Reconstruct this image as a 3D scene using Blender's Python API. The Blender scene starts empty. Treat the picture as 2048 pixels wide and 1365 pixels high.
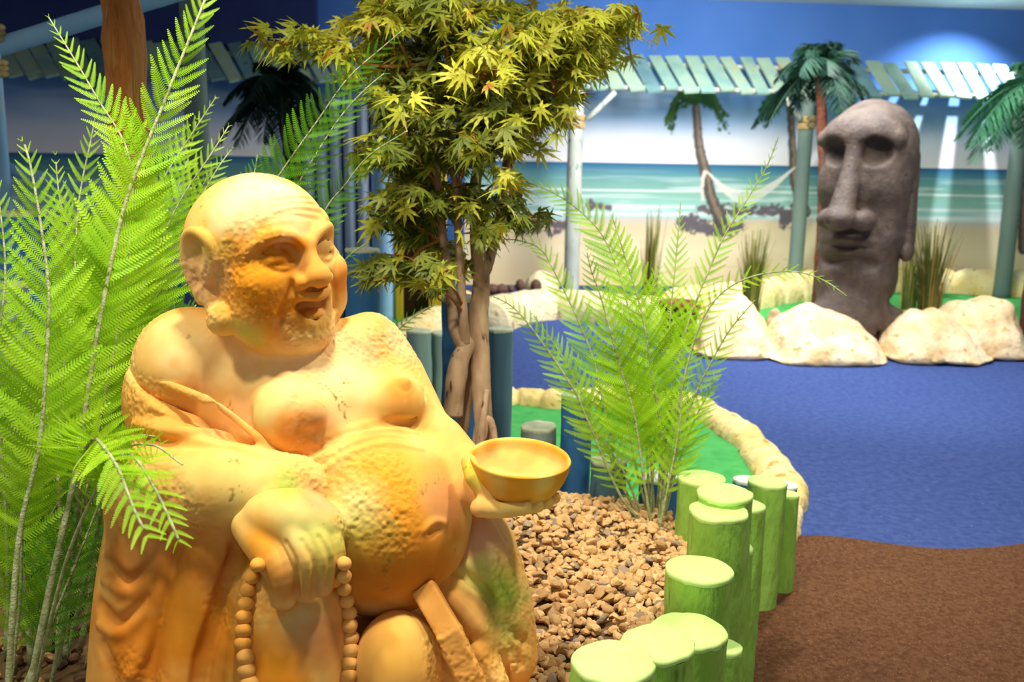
import bpy, math, random
import numpy as np
from mathutils import Matrix, Vector
rng = np.random.default_rng(7)
random.seed(7)

# ------------------------------------------------------------------ camera, world, lights, exposure
FPX = 1900.0
CAM_Z = 1.4
PITCH = math.radians(10.8); ROLL = math.radians(1.0)
scene = bpy.context.scene
cam_data = bpy.data.cameras.new('camera'); cam = bpy.data.objects.new('camera', cam_data)
scene.collection.objects.link(cam); scene.camera = cam
MW = Matrix.Translation((0, 0, CAM_Z)) @ Matrix.Rotation(math.pi/2 - PITCH, 4, 'X') @ Matrix.Rotation(ROLL, 4, 'Z')
cam.matrix_world = MW
cam_data.sensor_width = 36.0; cam_data.lens = FPX / 2048 * 36.0
cam_data.clip_end = 60; cam_data.clip_start = 0.05
cam_data.dof.use_dof = True; cam_data.dof.focus_distance = 1.85; cam_data.dof.aperture_fstop = 5.0
vs = scene.view_settings
vs.view_transform = 'Standard'; vs.look = 'None'; vs.gamma = 1.0; vs.exposure = 0.4; vs.use_curve_mapping = False
scene.cycles.max_bounces = 6; scene.cycles.transparent_max_bounces = 4

world = bpy.data.worlds.new('world'); scene.world = world; world.use_nodes = True
bg = world.node_tree.nodes['Background']
bg.inputs[0].default_value = (0.93, 0.97, 1.0, 1); bg.inputs[1].default_value = 0.38

def lamp(name, kind, loc, target, power, color, size=0.3, spot=60, blend=0.5):
    d = bpy.data.lights.new(name, kind); d.energy = power; d.color = color
    if kind == 'AREA': d.shape = 'DISK'; d.size = size
    else: d.shadow_soft_size = size
    if kind == 'SPOT': d.spot_size = math.radians(spot); d.spot_blend = blend
    o = bpy.data.objects.new(name, d); scene.collection.objects.link(o)
    o.location = loc
    o.rotation_euler = (Vector(target) - Vector(loc)).to_track_quat('-Z', 'Y').to_euler()
    return o
lamp('key_spot', 'SPOT', (-0.25, 1.38, 2.92), (-0.2, 1.85, 0.8), 165, (1.0, 0.93, 0.80), 0.10, 85, 0.6)
lamp('fern_spot', 'SPOT', (-1.3, 1.1, 2.92), (-0.7, 2.0, 1.1), 105, (1.0, 0.95, 0.74), 0.10, 75, 0.6)
lamp('bed_spot', 'SPOT', (0.9, 1.9, 2.92), (0.45, 2.3, 0.5), 120, (1.0, 0.96, 0.82), 0.10, 90, 0.7)
lamp('green_fill', 'SPOT', (1.3, 3.7, 2.92), (1.1, 4.4, 0.1), 220, (1.0, 0.97, 0.86), 0.1, 85, 0.7)  # fill light added to brighten the near green and its edging
lamp('rock_spot', 'SPOT', (2.6, 4.9, 2.92), (2.3, 6.5, 0.3), 150, (1.0, 0.93, 0.78), 0.10, 80, 0.7)
lamp('ceiling_panel', 'AREA', (2.2, 6.8, 2.93), (2.2, 6.8, 0), 130, (0.95, 0.97, 1.0), 2.2)
lamp('mural_panel', 'AREA', (1.8, 7.9, 2.9), (2.0, 10.6, 1.1), 150, (1.0, 0.97, 0.92), 1.4)
lamp('awning_spot', 'SPOT', (4.95, 10.15, 2.93), (4.82, 10.95, 1.75), 230, (0.95, 0.98, 1.0), 0.02, 110, 0.8)

# ------------------------------------------------------------------ projection helpers (pixel of the 2048x1365 photograph -> real point)
def W(px, py, D):
    """point at camera depth D seen at pixel px, py"""
    v = MW @ Vector(((px-1024)*D/FPX, -(py-682.5)*D/FPX, -D)); return np.array(v)
def ray(px, py):
    a = W(px, py, 1.0) - np.array([0, 0, CAM_Z]); return a
def onz(px, py, z):
    r = ray(px, py); t = (z - CAM_Z)/r[2]; return np.array([r[0]*t, r[1]*t, z])
WYAW = math.radians(5.0); WD = 10.6
WS = np.array([math.cos(WYAW), math.sin(WYAW), 0.0]); WN = np.array([math.sin(WYAW), -math.cos(WYAW), 0.0])
def wallp(s, z, off=0.0): return np.array([0, WD, 0]) + WS*s + np.array([0, 0, z]) + WN*off
def onwall(px, py, off=0.0):
    r = ray(px, py); o = np.array([0, 0, CAM_Z]); p0 = np.array([0, WD, 0]) + WN*off
    t = np.dot(p0-o, WN)/np.dot(r, WN); p = o + r*t
    return float(np.dot(p-np.array([0, WD, 0]), WS)), float(p[2])

# ------------------------------------------------------------------ numpy noise
def _hash(ix, iy, iz, seed):
    h = (ix.astype(np.int64)*374761393 + iy.astype(np.int64)*668265263 + iz.astype(np.int64)*2147483647 + seed*974634777) & 0xffffffff
    h = ((h ^ (h >> 13))*1274126177) & 0xffffffff
    return ((h ^ (h >> 16)) & 0xffff)/65535.0
def noise(p, scale=1.0, seed=0, octaves=1):
    p = np.asarray(p, float)*scale; out = 0; amp = 1.0; tot = 0
    for o in range(octaves):
        i = np.floor(p).astype(int); f = p-i; f = f*f*(3-2*f); r = 0
        for dx in (0, 1):
            for dy in (0, 1):
                for dz in (0, 1):
                    w = (f[:, 0] if dx else 1-f[:, 0])*(f[:, 1] if dy else 1-f[:, 1])*(f[:, 2] if dz else 1-f[:, 2])
                    r = r + w*_hash(i[:, 0]+dx, i[:, 1]+dy, i[:, 2]+dz, seed+o)
        out = out + r*amp; tot += amp; amp *= 0.5; p = p*2.03+11.7
    return out/tot*2-1

# ------------------------------------------------------------------ mesh building
class MB:
    """collects verts and faces for one mesh object"""
    def __init__(s): s.v = []; s.f = []; s.m = []; s.n = 0
    def add(s, v, f, mi=0):
        v = np.asarray(v, float); s.v.append(v)
        f = [np.asarray(q)+s.n for q in (f if isinstance(f, (list, tuple)) and len(f) and isinstance(f[0], np.ndarray) and f[0].ndim == 2 else [np.asarray(f)])]
        for q in f: s.f.append(q); s.m.append(mi)
        s.n += len(v); return s
def link(name, mb, mats, parent=None, smooth=True, origin=None, colors=None):
    v = np.concatenate(mb.v); me = bpy.data.meshes.new(name)
    if parent is not None:
        root = parent
        while root.parent: root = root.parent
        off = np.array(root.location)
    else:
        if origin is None:
            origin = np.array([(v[:, 0].min()+v[:, 0].max())/2, (v[:, 1].min()+v[:, 1].max())/2, v[:, 2].min()])
        off = np.asarray(origin, float)
    v = v-off
    me.vertices.add(len(v)); me.vertices.foreach_set('co', v.astype(np.float32).ravel())
    loops = np.concatenate([q.ravel() for q in mb.f]); sizes = np.concatenate([np.full(len(q), q.shape[1]) for q in mb.f])
    mi = np.concatenate([np.full(len(q), m) for q, m in zip(mb.f, mb.m)])
    me.loops.add(len(loops)); me.loops.foreach_set('vertex_index', loops.astype(np.int32))
    me.polygons.add(len(sizes)); st = np.concatenate([[0], np.cumsum(sizes)[:-1]])
    me.polygons.foreach_set('loop_start', st.astype(np.int32)); me.polygons.foreach_set('loop_total', sizes.astype(np.int32))
    me.polygons.foreach_set('material_index', mi.astype(np.int32))
    me.polygons.foreach_set('use_smooth', np.full(len(sizes), smooth))
    me.update(calc_edges=True); me.validate()
    if colors is not None:
        a = me.color_attributes.new('paint', 'FLOAT_COLOR', 'POINT')
        c = np.ones((len(v), 4), np.float32); c[:, :3] = colors; a.data.foreach_set('color', c.ravel())
    for m in (mats if isinstance(mats, (list, tuple)) else [mats]): me.materials.append(m)
    o = bpy.data.objects.new(name, me); scene.collection.objects.link(o)
    if parent is not None: o.parent = parent
    else: o.location = off
    return o
def tag(o, label=None, cat=None, group=None, kind=None):
    if label: o['label'] = label
    if cat: o['category'] = cat
    if group: o['group'] = group
    if kind: o['kind'] = kind
    return o
def empty(name, loc, label, cat, group=None):
    o = bpy.data.objects.new(name, None); scene.collection.objects.link(o); o.location = tuple(loc); o.empty_display_size = 0.05
    return tag(o, label, cat, group)

def catmull(pts, n):
    p = np.asarray(pts, float); k = len(p)
    if k == 2: t = np.linspace(0, 1, n)[:, None]; return p[0]*(1-t)+p[1]*t
    P = np.vstack([2*p[0]-p[1], p, 2*p[-1]-p[-2]])
    seg = np.linalg.norm(np.diff(p[:, :3], axis=0), axis=1); cum = np.concatenate([[0], np.cumsum(seg)]); u = np.linspace(0, cum[-1], n)
    i = np.clip(np.searchsorted(cum, u, side='right')-1, 0, k-2); t = ((u-cum[i])/seg[i])[:, None]
    a, b, c, d = P[i], P[i+1], P[i+2], P[i+3]
    return 0.5*((2*b)+(-a+c)*t+(2*a-5*b+4*c-d)*t*t+(-a+3*b-3*c+d)*t**3)
def frames(c):
    t = np.gradient(c, axis=0); t /= np.linalg.norm(t, axis=1)[:, None]+1e-12
    ref = np.array([0.13, 1, 0.07]) if abs(t[0][1]) < 0.85 else np.array([1, 0.1, 0.0])
    a = np.cross(t, ref); a /= np.linalg.norm(a, axis=1)[:, None]+1e-12
    b = np.cross(t, a); return t, a, b
def tube(mb, pts, r, seg=10, n=None, mi=0, wob=0.0, seed=0, cap=True):
    n = n or max(2, len(pts)*5); pr = np.asarray(r, float)*np.ones(len(pts)) if np.ndim(r) else np.full(len(pts), r)
    full = catmull(np.hstack([np.asarray(pts, float), pr[:, None]]), n); c = full[:, :3]; rr = np.maximum(full[:, 3], 1e-4)
    t, a, b = frames(c); th = np.linspace(0, 2*math.pi, seg, endpoint=False)
    dirs = a[:, None, :]*np.cos(th)[None, :, None]+b[:, None, :]*np.sin(th)[None, :, None]
    R = rr[:, None]*np.ones(seg)[None]
    if wob:
        q = (c[:, None]+dirs*rr[:, None, None]).reshape(-1, 3); R = R*(1+wob*noise(q*np.array([1, 1, .45]), 1.1/max(rr.mean(), 1e-3), seed, 2).reshape(n, seg))
    v = (c[:, None]+dirs*R[:, :, None]).reshape(-1, 3)
    i = np.arange(n-1)[:, None]*seg; j = np.arange(seg)[None]; j2 = (j+1) % seg
    q = np.stack([i+j, i+j2, i+seg+j2, i+seg+j], -1).reshape(-1, 4)
    if cap:
        v = np.vstack([v, c[0], c[-1]]); k = n*seg; jj = np.arange(seg)
        tr = np.vstack([np.stack([np.full(seg, k), (jj+1) % seg, jj], -1), np.stack([np.full(seg, k+1), (n-1)*seg+jj, (n-1)*seg+(jj+1) % seg], -1)])
        mb.add(v, [q, tr], mi)
    else: mb.add(v, q, mi)
    return mb
def box(mb, c, ax, half, mi=0):
    """c centre, ax 3x3 rows = axes, half sizes"""
    s = np.array([[x, y, z] for x in (-1, 1) for y in (-1, 1) for z in (-1, 1)], float)*np.asarray(half)
    v = np.asarray(c)+s@np.asarray(ax, float)
    f = np.array([[0, 1, 3, 2], [4, 6, 7, 5], [0, 4, 5, 1], [2, 3, 7, 6], [0, 2, 6, 4], [1, 5, 7, 3]])
    mb.add(v, f, mi); return mb
AX = np.eye(3)
def bevel(o, w=0.004, seg=2):
    m = o.modifiers.new('bevel', 'BEVEL'); m.width = w; m.segments = seg; m.limit_method = 'ANGLE'; return o
_ico = {}
def ico(sub):
    if sub not in _ico:
        import bmesh
        bm = bmesh.new(); bmesh.ops.create_icosphere(bm, subdivisions=sub, radius=1.0)
        bm.verts.ensure_lookup_table(); _ico[sub] = (np.array([v.co[:] for v in bm.verts]), np.array([[v.index for v in f.verts] for f in bm.faces])); bm.free()
    return _ico[sub]

# ------------------------------------------------------------------ materials
def srgb(r, g, b):
    f = lambda c: (c/255/12.92) if c/255 <= 0.04045 else ((c/255+0.055)/1.055)**2.4
    return (f(r), f(g), f(b), 1.0)
def material(name, c1, c2=None, scale=8.0, rough=0.75, bump=0.0, bscale=60.0, c3=None, c3t=0.62, stretch=(1, 1, 1), trans=0.0, spec=0.3, attr=None, detail=4, bdist=0.01, metal=0.0):
    m = bpy.data.materials.new(name); m.use_nodes = True; nt = m.node_tree; N = nt.nodes; L = nt.links
    b = N['Principled BSDF']; b.inputs['Roughness'].default_value = rough; b.inputs['Specular IOR Level'].default_value = spec; b.inputs['Metallic'].default_value = metal
    tc = N.new('ShaderNodeTexCoord'); mp = N.new('ShaderNodeMapping'); mp.inputs['Scale'].default_value = stretch; L.new(tc.outputs['Object'], mp.inputs[0])
    def ns(sc, det=detail):
        n = N.new('ShaderNodeTexNoise'); n.inputs['Scale'].default_value = sc; n.inputs['Detail'].default_value = det; L.new(mp.outputs[0], n.inputs['Vector']); return n.outputs[0]
    def ramp(src, a, bb):
        r = N.new('ShaderNodeMapRange'); r.inputs[1].default_value = a; r.inputs[2].default_value = bb; L.new(src, r.inputs[0]); return r.outputs[0]
    def mix(fac, A, B, typ='MIX'):
        x = N.new('ShaderNodeMix'); x.data_type = 'RGBA'; x.blend_type = typ
        if isinstance(fac, float): x.inputs[0].default_value = fac
        else: L.new(fac, x.inputs[0])
        for k, q in ((6, A), (7, B)):
            if isinstance(q, tuple): x.inputs[k].default_value = q
            else: L.new(q, x.inputs[k])
        return x.outputs[2]
    col = c1
    if attr:
        at = N.new('ShaderNodeAttribute'); at.attribute_name = attr; col = at.outputs['Color']
        if c2: col = mix(ramp(ns(scale), .35, .7), col, mix(1.0, col, c2, 'MULTIPLY'))
    elif c2: col = mix(ramp(ns(scale), .35, .65), c1, c2)
    if c3: col = mix(ramp(ns(scale*2.7), c3t, c3t+.08), col, c3)
    if isinstance(col, tuple): b.inputs['Base Color'].default_value = col
    else: L.new(col, b.inputs['Base Color'])
    if bump:
        bp = N.new('ShaderNodeBump'); bp.inputs['Strength'].default_value = bump; bp.inputs['Distance'].default_value = bdist
        if attr and c2:
            mm = N.new('ShaderNodeMath'); mm.operation = 'MULTIPLY'; L.new(ns(bscale, 6), mm.inputs[0]); L.new(ramp(ns(8.0, 3), .36, .54), mm.inputs[1])
            m2 = N.new('ShaderNodeMath'); m2.operation = 'MULTIPLY_ADD'; L.new(ns(bscale*2.2, 3), m2.inputs[0]); m2.inputs[1].default_value = .35; L.new(mm.outputs[0], m2.inputs[2]); L.new(m2.outputs[0], bp.inputs['Height'])
        else: L.new(ns(bscale, 6), bp.inputs['Height']); L.new(bp.outputs[0], b.inputs['Normal'])
    if trans:
        t = N.new('ShaderNodeBsdfTranslucent'); ms = N.new('ShaderNodeMixShader'); ms.inputs[0].default_value = trans
        if isinstance(col, tuple): t.inputs[0].default_value = col
        else: L.new(col, t.inputs[0])
        L.new(b.outputs[0], ms.inputs[1]); L.new(t.outputs[0], ms.inputs[2]); L.new(ms.outputs[0], N['Material Output'].inputs[0])
    return m
M = {}
M['blue_carpet'] = material('blue_carpet', srgb(56, 74, 128), srgb(70, 88, 142), 30, 0.95, 0.6, 420, c3=srgb(108, 120, 172), c3t=.66, spec=.05, bdist=.004)
M['brown_carpet'] = material('brown_carpet', srgb(92, 60, 40), srgb(116, 80, 56), 60, 0.95, 1.0, 300, c3=srgb(158, 118, 88), c3t=.62, spec=.05, bdist=.005)
M['turf'] = material('turf', srgb(66, 158, 80), srgb(84, 174, 92), 14, 0.9, 0.5, 300, spec=.1, bdist=.004)
M['edging'] = material('edging', srgb(236, 206, 128), srgb(250, 232, 176), 5, 0.85, 0.7, 22, c3=srgb(200, 158, 84), c3t=.6, spec=.1, bdist=.02)
M['edging_pale'] = material('edging_pale', srgb(214, 196, 150), srgb(236, 222, 186), 5, 0.85, 0.7, 22, c3=srgb(180, 150, 104), c3t=.6, spec=.1, bdist=.02)
M['boulder'] = material('boulder', srgb(232, 196, 142), srgb(248, 226, 188), 5, 0.85, 0.9, 14, c3=srgb(218, 164, 104), c3t=.60, spec=.1, bdist=.025)
M['boulder_grey'] = material('boulder_grey', srgb(180, 160, 130), srgb(150, 130, 108), 6, 0.9, 0.6, 20, spec=.1)
M['lava'] = material('lava', srgb(72, 60, 54), srgb(92, 78, 68), 12, 0.6, 0.6, 60, c3=srgb(70, 58, 52), c3t=.6, spec=.35, bdist=.008)
M['green_paint'] = material('green_paint', srgb(138, 184, 68), srgb(152, 196, 84), 7, 0.6, 0.8, 22, c3=srgb(88, 118, 40), c3t=.64, stretch=(1, 1, .3), spec=.3, bdist=.02)
M['green_top_lit'] = material('green_top_lit', srgb(186, 222, 120), srgb(196, 228, 134), 9, 0.7, 0.3, 45, spec=.2, bdist=.004)  # same paint as the sides, lightened to carry the light from above
M['blue_log'] = material('blue_log', srgb(44, 98, 150), srgb(58, 112, 166), 6, 0.6, 0.3, 25, c3=srgb(36, 78, 122), c3t=.62, stretch=(1, 1, .3), bdist=.005)
M['slate_log'] = material('slate_log', srgb(74, 106, 124), srgb(94, 124, 136), 6, 0.65, 0.3, 25, c3=srgb(54, 84, 104), c3t=.6, stretch=(1, 1, .3), bdist=.005)
M['grey_log'] = material('grey_log', srgb(128, 148, 146), srgb(112, 134, 134), 7, 0.7, 0.3, 25, stretch=(1, 1, .3), bdist=.005)
M['log_top'] = material('log_top', srgb(172, 180, 150), srgb(196, 200, 176), 20, 0.8, 0.4, 60, c3=srgb(120, 120, 96), c3t=.68)
M['pale_top'] = material('pale_top', srgb(190, 200, 190), srgb(214, 218, 204), 20, 0.8, 0.4, 60)
M['blue_wall_dim'] = material('blue_wall_dim', srgb(30, 44, 92), srgb(36, 52, 104), 2, .85)
M['blue_wall'] = material('blue_wall', srgb(64, 104, 172), srgb(72, 112, 180), 1.2, .85, spec=.1)
M['mural'] = material('mural', (1, 1, 1, 1), None, 6, .6, spec=.15, attr='paint')
M['ceiling'] = material('ceiling', srgb(196, 202, 206), srgb(204, 208, 210), 2, .9)
M['sub_floor'] = material('sub_floor', srgb(70, 72, 76), srgb(84, 84, 86), 4, .9)
M['plank'] = material('plank', srgb(116, 152, 146), srgb(142, 172, 152), 5, .75, .3, 30, c3=srgb(158, 148, 104), c3t=.62, stretch=(1, 1, .4))
M['plank2'] = material('plank2', srgb(84, 118, 128), srgb(102, 138, 142), 5, .75, .3, 30, c3=srgb(70, 96, 100), c3t=.6, stretch=(1, 1, .4))
M['plank3'] = material('plank3', srgb(152, 176, 150), srgb(134, 164, 152), 5, .75, .3, 30, c3=srgb(176, 160, 100), c3t=.6, stretch=(1, 1, .4))
M['pole'] = material('pole', srgb(160, 168, 160), srgb(190, 194, 184), 9, .7, .3, 30, c3=srgb(110, 134, 140), c3t=.62, stretch=(1, 1, .3))
M['sky_pole'] = material('sky_pole', srgb(136, 184, 224), srgb(156, 200, 230), 5, .6, .3, 25, c3=srgb(160, 196, 214), c3t=.62, stretch=(1, 1, .4))
M['teal_pole'] = material('teal_pole', srgb(116, 134, 124), srgb(100, 120, 116), 5, .7, .3, 25, stretch=(1, 1, .3))
M['rope'] = material('rope', srgb(206, 180, 124), srgb(170, 140, 90), 60, .9, .6, 120)
M['driftwood'] = material('driftwood', srgb(206, 132, 58), srgb(164, 94, 36), 7, .7, .9, 24, c3=srgb(196, 138, 68), c3t=.58, stretch=(1.6, 1.6, .16), bdist=.05)
M['bark'] = material('bark', srgb(180, 150, 116), srgb(148, 118, 88), 16, .8, .7, 60, c3=srgb(92, 62, 40), c3t=.62, stretch=(1, 1, .3), bdist=.006)
M['twig'] = material('twig', srgb(150, 92, 40), srgb(176, 112, 52), 16, .7)
M['maple_leaf'] = material('maple_leaf', srgb(140, 150, 34), srgb(190, 186, 56), 5, .5, trans=.3, spec=.35, c3=srgb(168, 116, 34), c3t=.60)
M['maple_shaded'] = material('maple_shaded', srgb(86, 98, 26), srgb(112, 120, 34), 5, .5, trans=.25, spec=.3, c3=srgb(120, 70, 24), c3t=.66)  # leaf colour darkened, the crown's inner shade put into it
M['fern'] = material('fern', srgb(140, 196, 18), srgb(180, 222, 44), 9, .5, trans=.35, spec=.3)
M['fern_stem'] = material('fern_stem', srgb(132, 142, 84), srgb(178, 184, 140), 60, .7, .4, 200)
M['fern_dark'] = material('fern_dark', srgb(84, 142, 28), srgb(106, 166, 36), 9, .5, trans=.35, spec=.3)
M['palm'] = material('palm', srgb(18, 44, 38), srgb(28, 62, 44), 6, .55, trans=.15)
M['palm_light'] = material('palm_light', srgb(60, 120, 90), srgb(84, 146, 104), 6, .5, trans=.2)
M['palm_trunk'] = material('palm_trunk', srgb(96, 52, 34), srgb(70, 36, 24), 14, .85, .8, 30, stretch=(1, 1, 3))
M['reed'] = material('reed', srgb(74, 88, 34), srgb(104, 112, 46), 12, .7, trans=.15)
M['reed_tan'] = material('reed_tan', srgb(176, 152, 84), srgb(150, 128, 66), 12, .7, trans=.15)
M['gravel'] = material('gravel', srgb(222, 182, 128), srgb(206, 162, 106), 26, .85, .6, 130, c3=srgb(222, 190, 142), c3t=.6, spec=.15, bdist=.003)
M['gravel2'] = material('gravel2', srgb(200, 152, 96), srgb(214, 172, 118), 26, .85, .6, 130, spec=.15, bdist=.003)
M['gravel3'] = material('gravel3', srgb(150, 134, 118), srgb(176, 152, 122), 26, .85, .6, 130, spec=.15, bdist=.003)
M['soil'] = material('soil', srgb(128, 98, 66), srgb(100, 78, 56), 18, .95, 1.0, 70, c3=srgb(140, 124, 104), c3t=.62, spec=.1, bdist=.01)
M['dark_rock'] = material('dark_rock', srgb(110, 80, 56), srgb(80, 62, 50), 18, .9, .8, 60, spec=.1)
M['hut_board'] = material('hut_board', srgb(176, 194, 220), srgb(196, 208, 226), 3, .7, stretch=(1, 1, .2))
M['hut_blue'] = material('hut_blue', srgb(42, 92, 176), srgb(52, 104, 190), 3, .7)
M['yellow'] = material('yellow', srgb(236, 200, 50), srgb(228, 190, 44), 4, .6)
M['doorway_dark'] = material('doorway_dark', srgb(66, 46, 22), srgb(54, 38, 20), 6, .8)
M['cream'] = material('cream', srgb(236, 220, 176), srgb(222, 200, 150), 9, .8, .4, 30)
M['brown_egg'] = material('brown_egg', srgb(110, 76, 66), srgb(90, 60, 52), 9, .7)
M['terracotta_pot'] = material('terracotta_pot', srgb(130, 66, 36), srgb(112, 54, 30), 9, .8)

# ------------------------------------------------------------------ implicit-surface sculpting
class Field:
    """signed distance grid in camera-aligned axes (right, up, towards viewer), metres"""
    def __init__(s, lo, hi, h):
        s.lo = np.array(lo, float); s.h = h; s.n = np.ceil((np.array(hi)-s.lo)/h).astype(int)+1
        s.F = np.full(tuple(s.n), 0.2, np.float32)
        s.g = [s.lo[i]+h*np.arange(s.n[i], dtype=np.float32) for i in range(3)]
    def sub(s, lo, hi):
        a = np.clip(np.floor((np.array(lo)-s.lo)/s.h).astype(int), 0, s.n); b = np.clip(np.ceil((np.array(hi)-s.lo)/s.h).astype(int)+1, 0, s.n)
        if (b <= a).any(): return None
        sl = tuple(slice(a[i], b[i]) for i in range(3))
        x = s.g[0][sl[0]][:, None, None].astype(np.float32); y = s.g[1][sl[1]][None, :, None].astype(np.float32); z = s.g[2][sl[2]][None, None, :].astype(np.float32)
        return sl, x, y, z
    def comb(s, sl, d, k, op):
        F = s.F[sl]
        if op == 'add':
            if k > 0: h = np.maximum(k-np.abs(F-d), 0)/k; s.F[sl] = np.minimum(F, d)-h*h*k*0.25
            else: s.F[sl] = np.minimum(F, d)
        else:
            d = -d
            if k > 0: h = np.maximum(k-np.abs(F-d), 0)/k; s.F[sl] = np.maximum(F, d)+h*h*k*0.25
            else: s.F[sl] = np.maximum(F, d)
    def ell(s, c, r, R=None, k=0.01, op='add'):
        c = np.array(c, np.float32); r = np.array(r, np.float32)*np.ones(3, np.float32); R = np.eye(3) if R is None else np.array(R)
        e = np.sqrt(((R*r[:, None])**2).sum(0))+k+3*s.h
        q = s.sub(c-e, c+e)
        if q is None: return
        sl, x, y, z = q; x = x-c[0]; y = y-c[1]; z = z-c[2]
        k0 = 0; k1 = 0
        for i in range(3):
            a = R[i, 0]*x+R[i, 1]*y+R[i, 2]*z; t = (a/r[i])**2; k0 = k0+t; k1 = k1+t/(r[i]**2)
        k0 = np.sqrt(k0); k1 = np.sqrt(k1)+1e-9
        s.comb(sl, (k0*(k0-1)/k1).astype(np.float32), k, op)
    def cap(s, a, b, ra, rb, k=0.01, op='add', flat=None):
        a = np.array(a, np.float32); b = np.array(b, np.float32); e = max(ra, rb)+k+3*s.h
        q = s.sub(np.minimum(a, b)-e, np.maximum(a, b)+e)
        if q is None: return
        sl, x, y, z = q; ab = b-a; L2 = float(ab@ab)+1e-12
        t = np.clip(((x-a[0])*ab[0]+(y-a[1])*ab[1]+(z-a[2])*ab[2])/L2, 0, 1)
        d = np.sqrt((x-a[0]-t*ab[0])**2+(y-a[1]-t*ab[1])**2+(z-a[2]-t*ab[2])**2)-(ra+(rb-ra)*t)
        s.comb(sl, d.astype(np.float32), k, op)
    def chain(s, pts, rs, k=0.01, op='add', n=None):
        pts = np.array(pts, float); rs = np.array(rs, float)*np.ones(len(pts))
        if n: c = catmull(np.hstack([pts, rs[:, None]]), n); pts = c[:, :3]; rs = c[:, 3]
        # one distance for the whole chain, then one smooth combine
        e = rs.max()+k+3*s.h
        q = s.sub(pts.min(0)-e, pts.max(0)+e)
        if q is None: return
        sl, x, y, z = q; D = None
        for i in range(len(pts)-1):
            a = pts[i].astype(np.float32); ab = (pts[i+1]-pts[i]).astype(np.float32); L2 = float(ab@ab)+1e-12
            t = np.clip(((x-a[0])*ab[0]+(y-a[1])*ab[1]+(z-a[2])*ab[2])/L2, 0, 1)
            d = np.sqrt((x-a[0]-t*ab[0])**2+(y-a[1]-t*ab[1])**2+(z-a[2]-t*ab[2])**2)-np.float32(rs[i])-np.float32(rs[i+1]-rs[i])*t
            D = d if D is None else np.minimum(D, d)
        s.comb(sl, D.astype(np.float32), k, op)
    def bx(s, c, half, R, rad=0.004, k=0.005, op='add'):
        c = np.array(c, np.float32); half = np.array(half, float); R = np.array(R); e = np.linalg.norm(half)+k+3*s.h
        sl, x, y, z = s.sub(c-e, c+e); x = x-c[0]; y = y-c[1]; z = z-c[2]; out = 0; ins = None
        for i in range(3):
            a = np.abs(R[i, 0]*x+R[i, 1]*y+R[i, 2]*z)-(half[i]-rad); out = out+np.maximum(a, 0)**2; ins = a if ins is None else np.maximum(ins, a)
        s.comb(sl, (np.sqrt(out)+np.minimum(ins, 0)-rad).astype(np.float32), k, op)
    def clip(s, p, nrm, k=0.01):
        """remove everything on the side the normal points to"""
        nrm = np.array(nrm, float)/np.linalg.norm(nrm); sl, x, y, z = s.sub(s.lo, s.lo+s.h*s.n)
        d = ((x-p[0])*nrm[0]+(y-p[1])*nrm[1]+(z-p[2])*nrm[2]).astype(np.float32)
        F = s.F[sl]; h = np.maximum(k-np.abs(F-d), 0)/k; s.F[sl] = np.maximum(F, d)+h*h*k*0.25
    def mesh(s):
        F = s.F; n = s.n; F[0] = F[-1] = .1; F[:, 0] = F[:, -1] = .1; F[:, :, 0] = F[:, :, -1] = .1
        ins = F < 0
        cell = lambda i, j, k: (i*(n[1]-1)+j)*(n[2]-1)+k
        keys = []; pos = []; quads = []
        for ax in range(3):
            a = [slice(None)]*3; b = [slice(None)]*3; a[ax] = slice(0, -1); b[ax] = slice(1, None)
            ia = ins[tuple(a)]; ib = ins[tuple(b)]; idx = np.argwhere(ia != ib)
            fa = F[tuple(a)][tuple(idx.T)]; fb = F[tuple(b)][tuple(idx.T)]; t = fa/(fa-fb)
            p = idx.astype(float); p[:, ax] += t
            o = [q for q in range(3) if q != ax]; c4 = []
            for d1, d2 in ((0, 0), (-1, 0), (-1, -1), (0, -1)):
                q = idx.copy(); q[:, o[0]] += d1; q[:, o[1]] += d2
                c = cell(q[:, 0], q[:, 1], q[:, 2]); c4.append(c); keys.append(c); pos.append(p)
            c4 = np.stack(c4, -1); flip = ia[tuple(idx.T)]
            if ax == 1: flip = ~flip
            c4[flip] = c4[flip][:, ::-1]; quads.append(c4)
        keys = np.concatenate(keys); pos = np.concatenate(pos); u, inv = np.unique(keys, return_inverse=True); inv = inv.ravel()
        cnt = np.bincount(inv); v = np.stack([np.bincount(inv, pos[:, i])/cnt for i in range(3)], -1)
        q = np.concatenate(quads); qi = np.searchsorted(u, q)
        return v*s.h+s.lo, qi[:, ::-1]
def relax(v, q, it=2, lam=0.5):
    e = np.concatenate([q[:, [0, 1]], q[:, [1, 2]], q[:, [2, 3]], q[:, [3, 0]]]); deg = np.bincount(e[:, 0], minlength=len(v))[:, None]
    for _ in range(it):
        m = np.stack([np.bincount(e[:, 0], v[e[:, 1], i], minlength=len(v)) for i in range(3)], -1)/deg; v = v+(m-v)*lam
    return v
def normals(v, q):
    n = np.cross(v[q[:, 2]]-v[q[:, 0]], v[q[:, 3]]-v[q[:, 1]]); o = np.zeros_like(v)
    for i in range(4):
        for a in range(3): o[:, a] += np.bincount(q[:, i], n[:, a], minlength=len(v))
    return o/(np.linalg.norm(o, axis=1)[:, None]+1e-12)
def cam2world(v):
    R = np.array(MW.to_3x3()); return v@R.T+np.array(MW.translation)
sp, cp = math.sin(PITCH), math.cos(PITCH)
RIGHT = np.array([1, 0, 0.0]); UP = np.array([0, cp, sp]); FRONT = np.array([0, -sp, cp])   # upright axes written in camera axes

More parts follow.
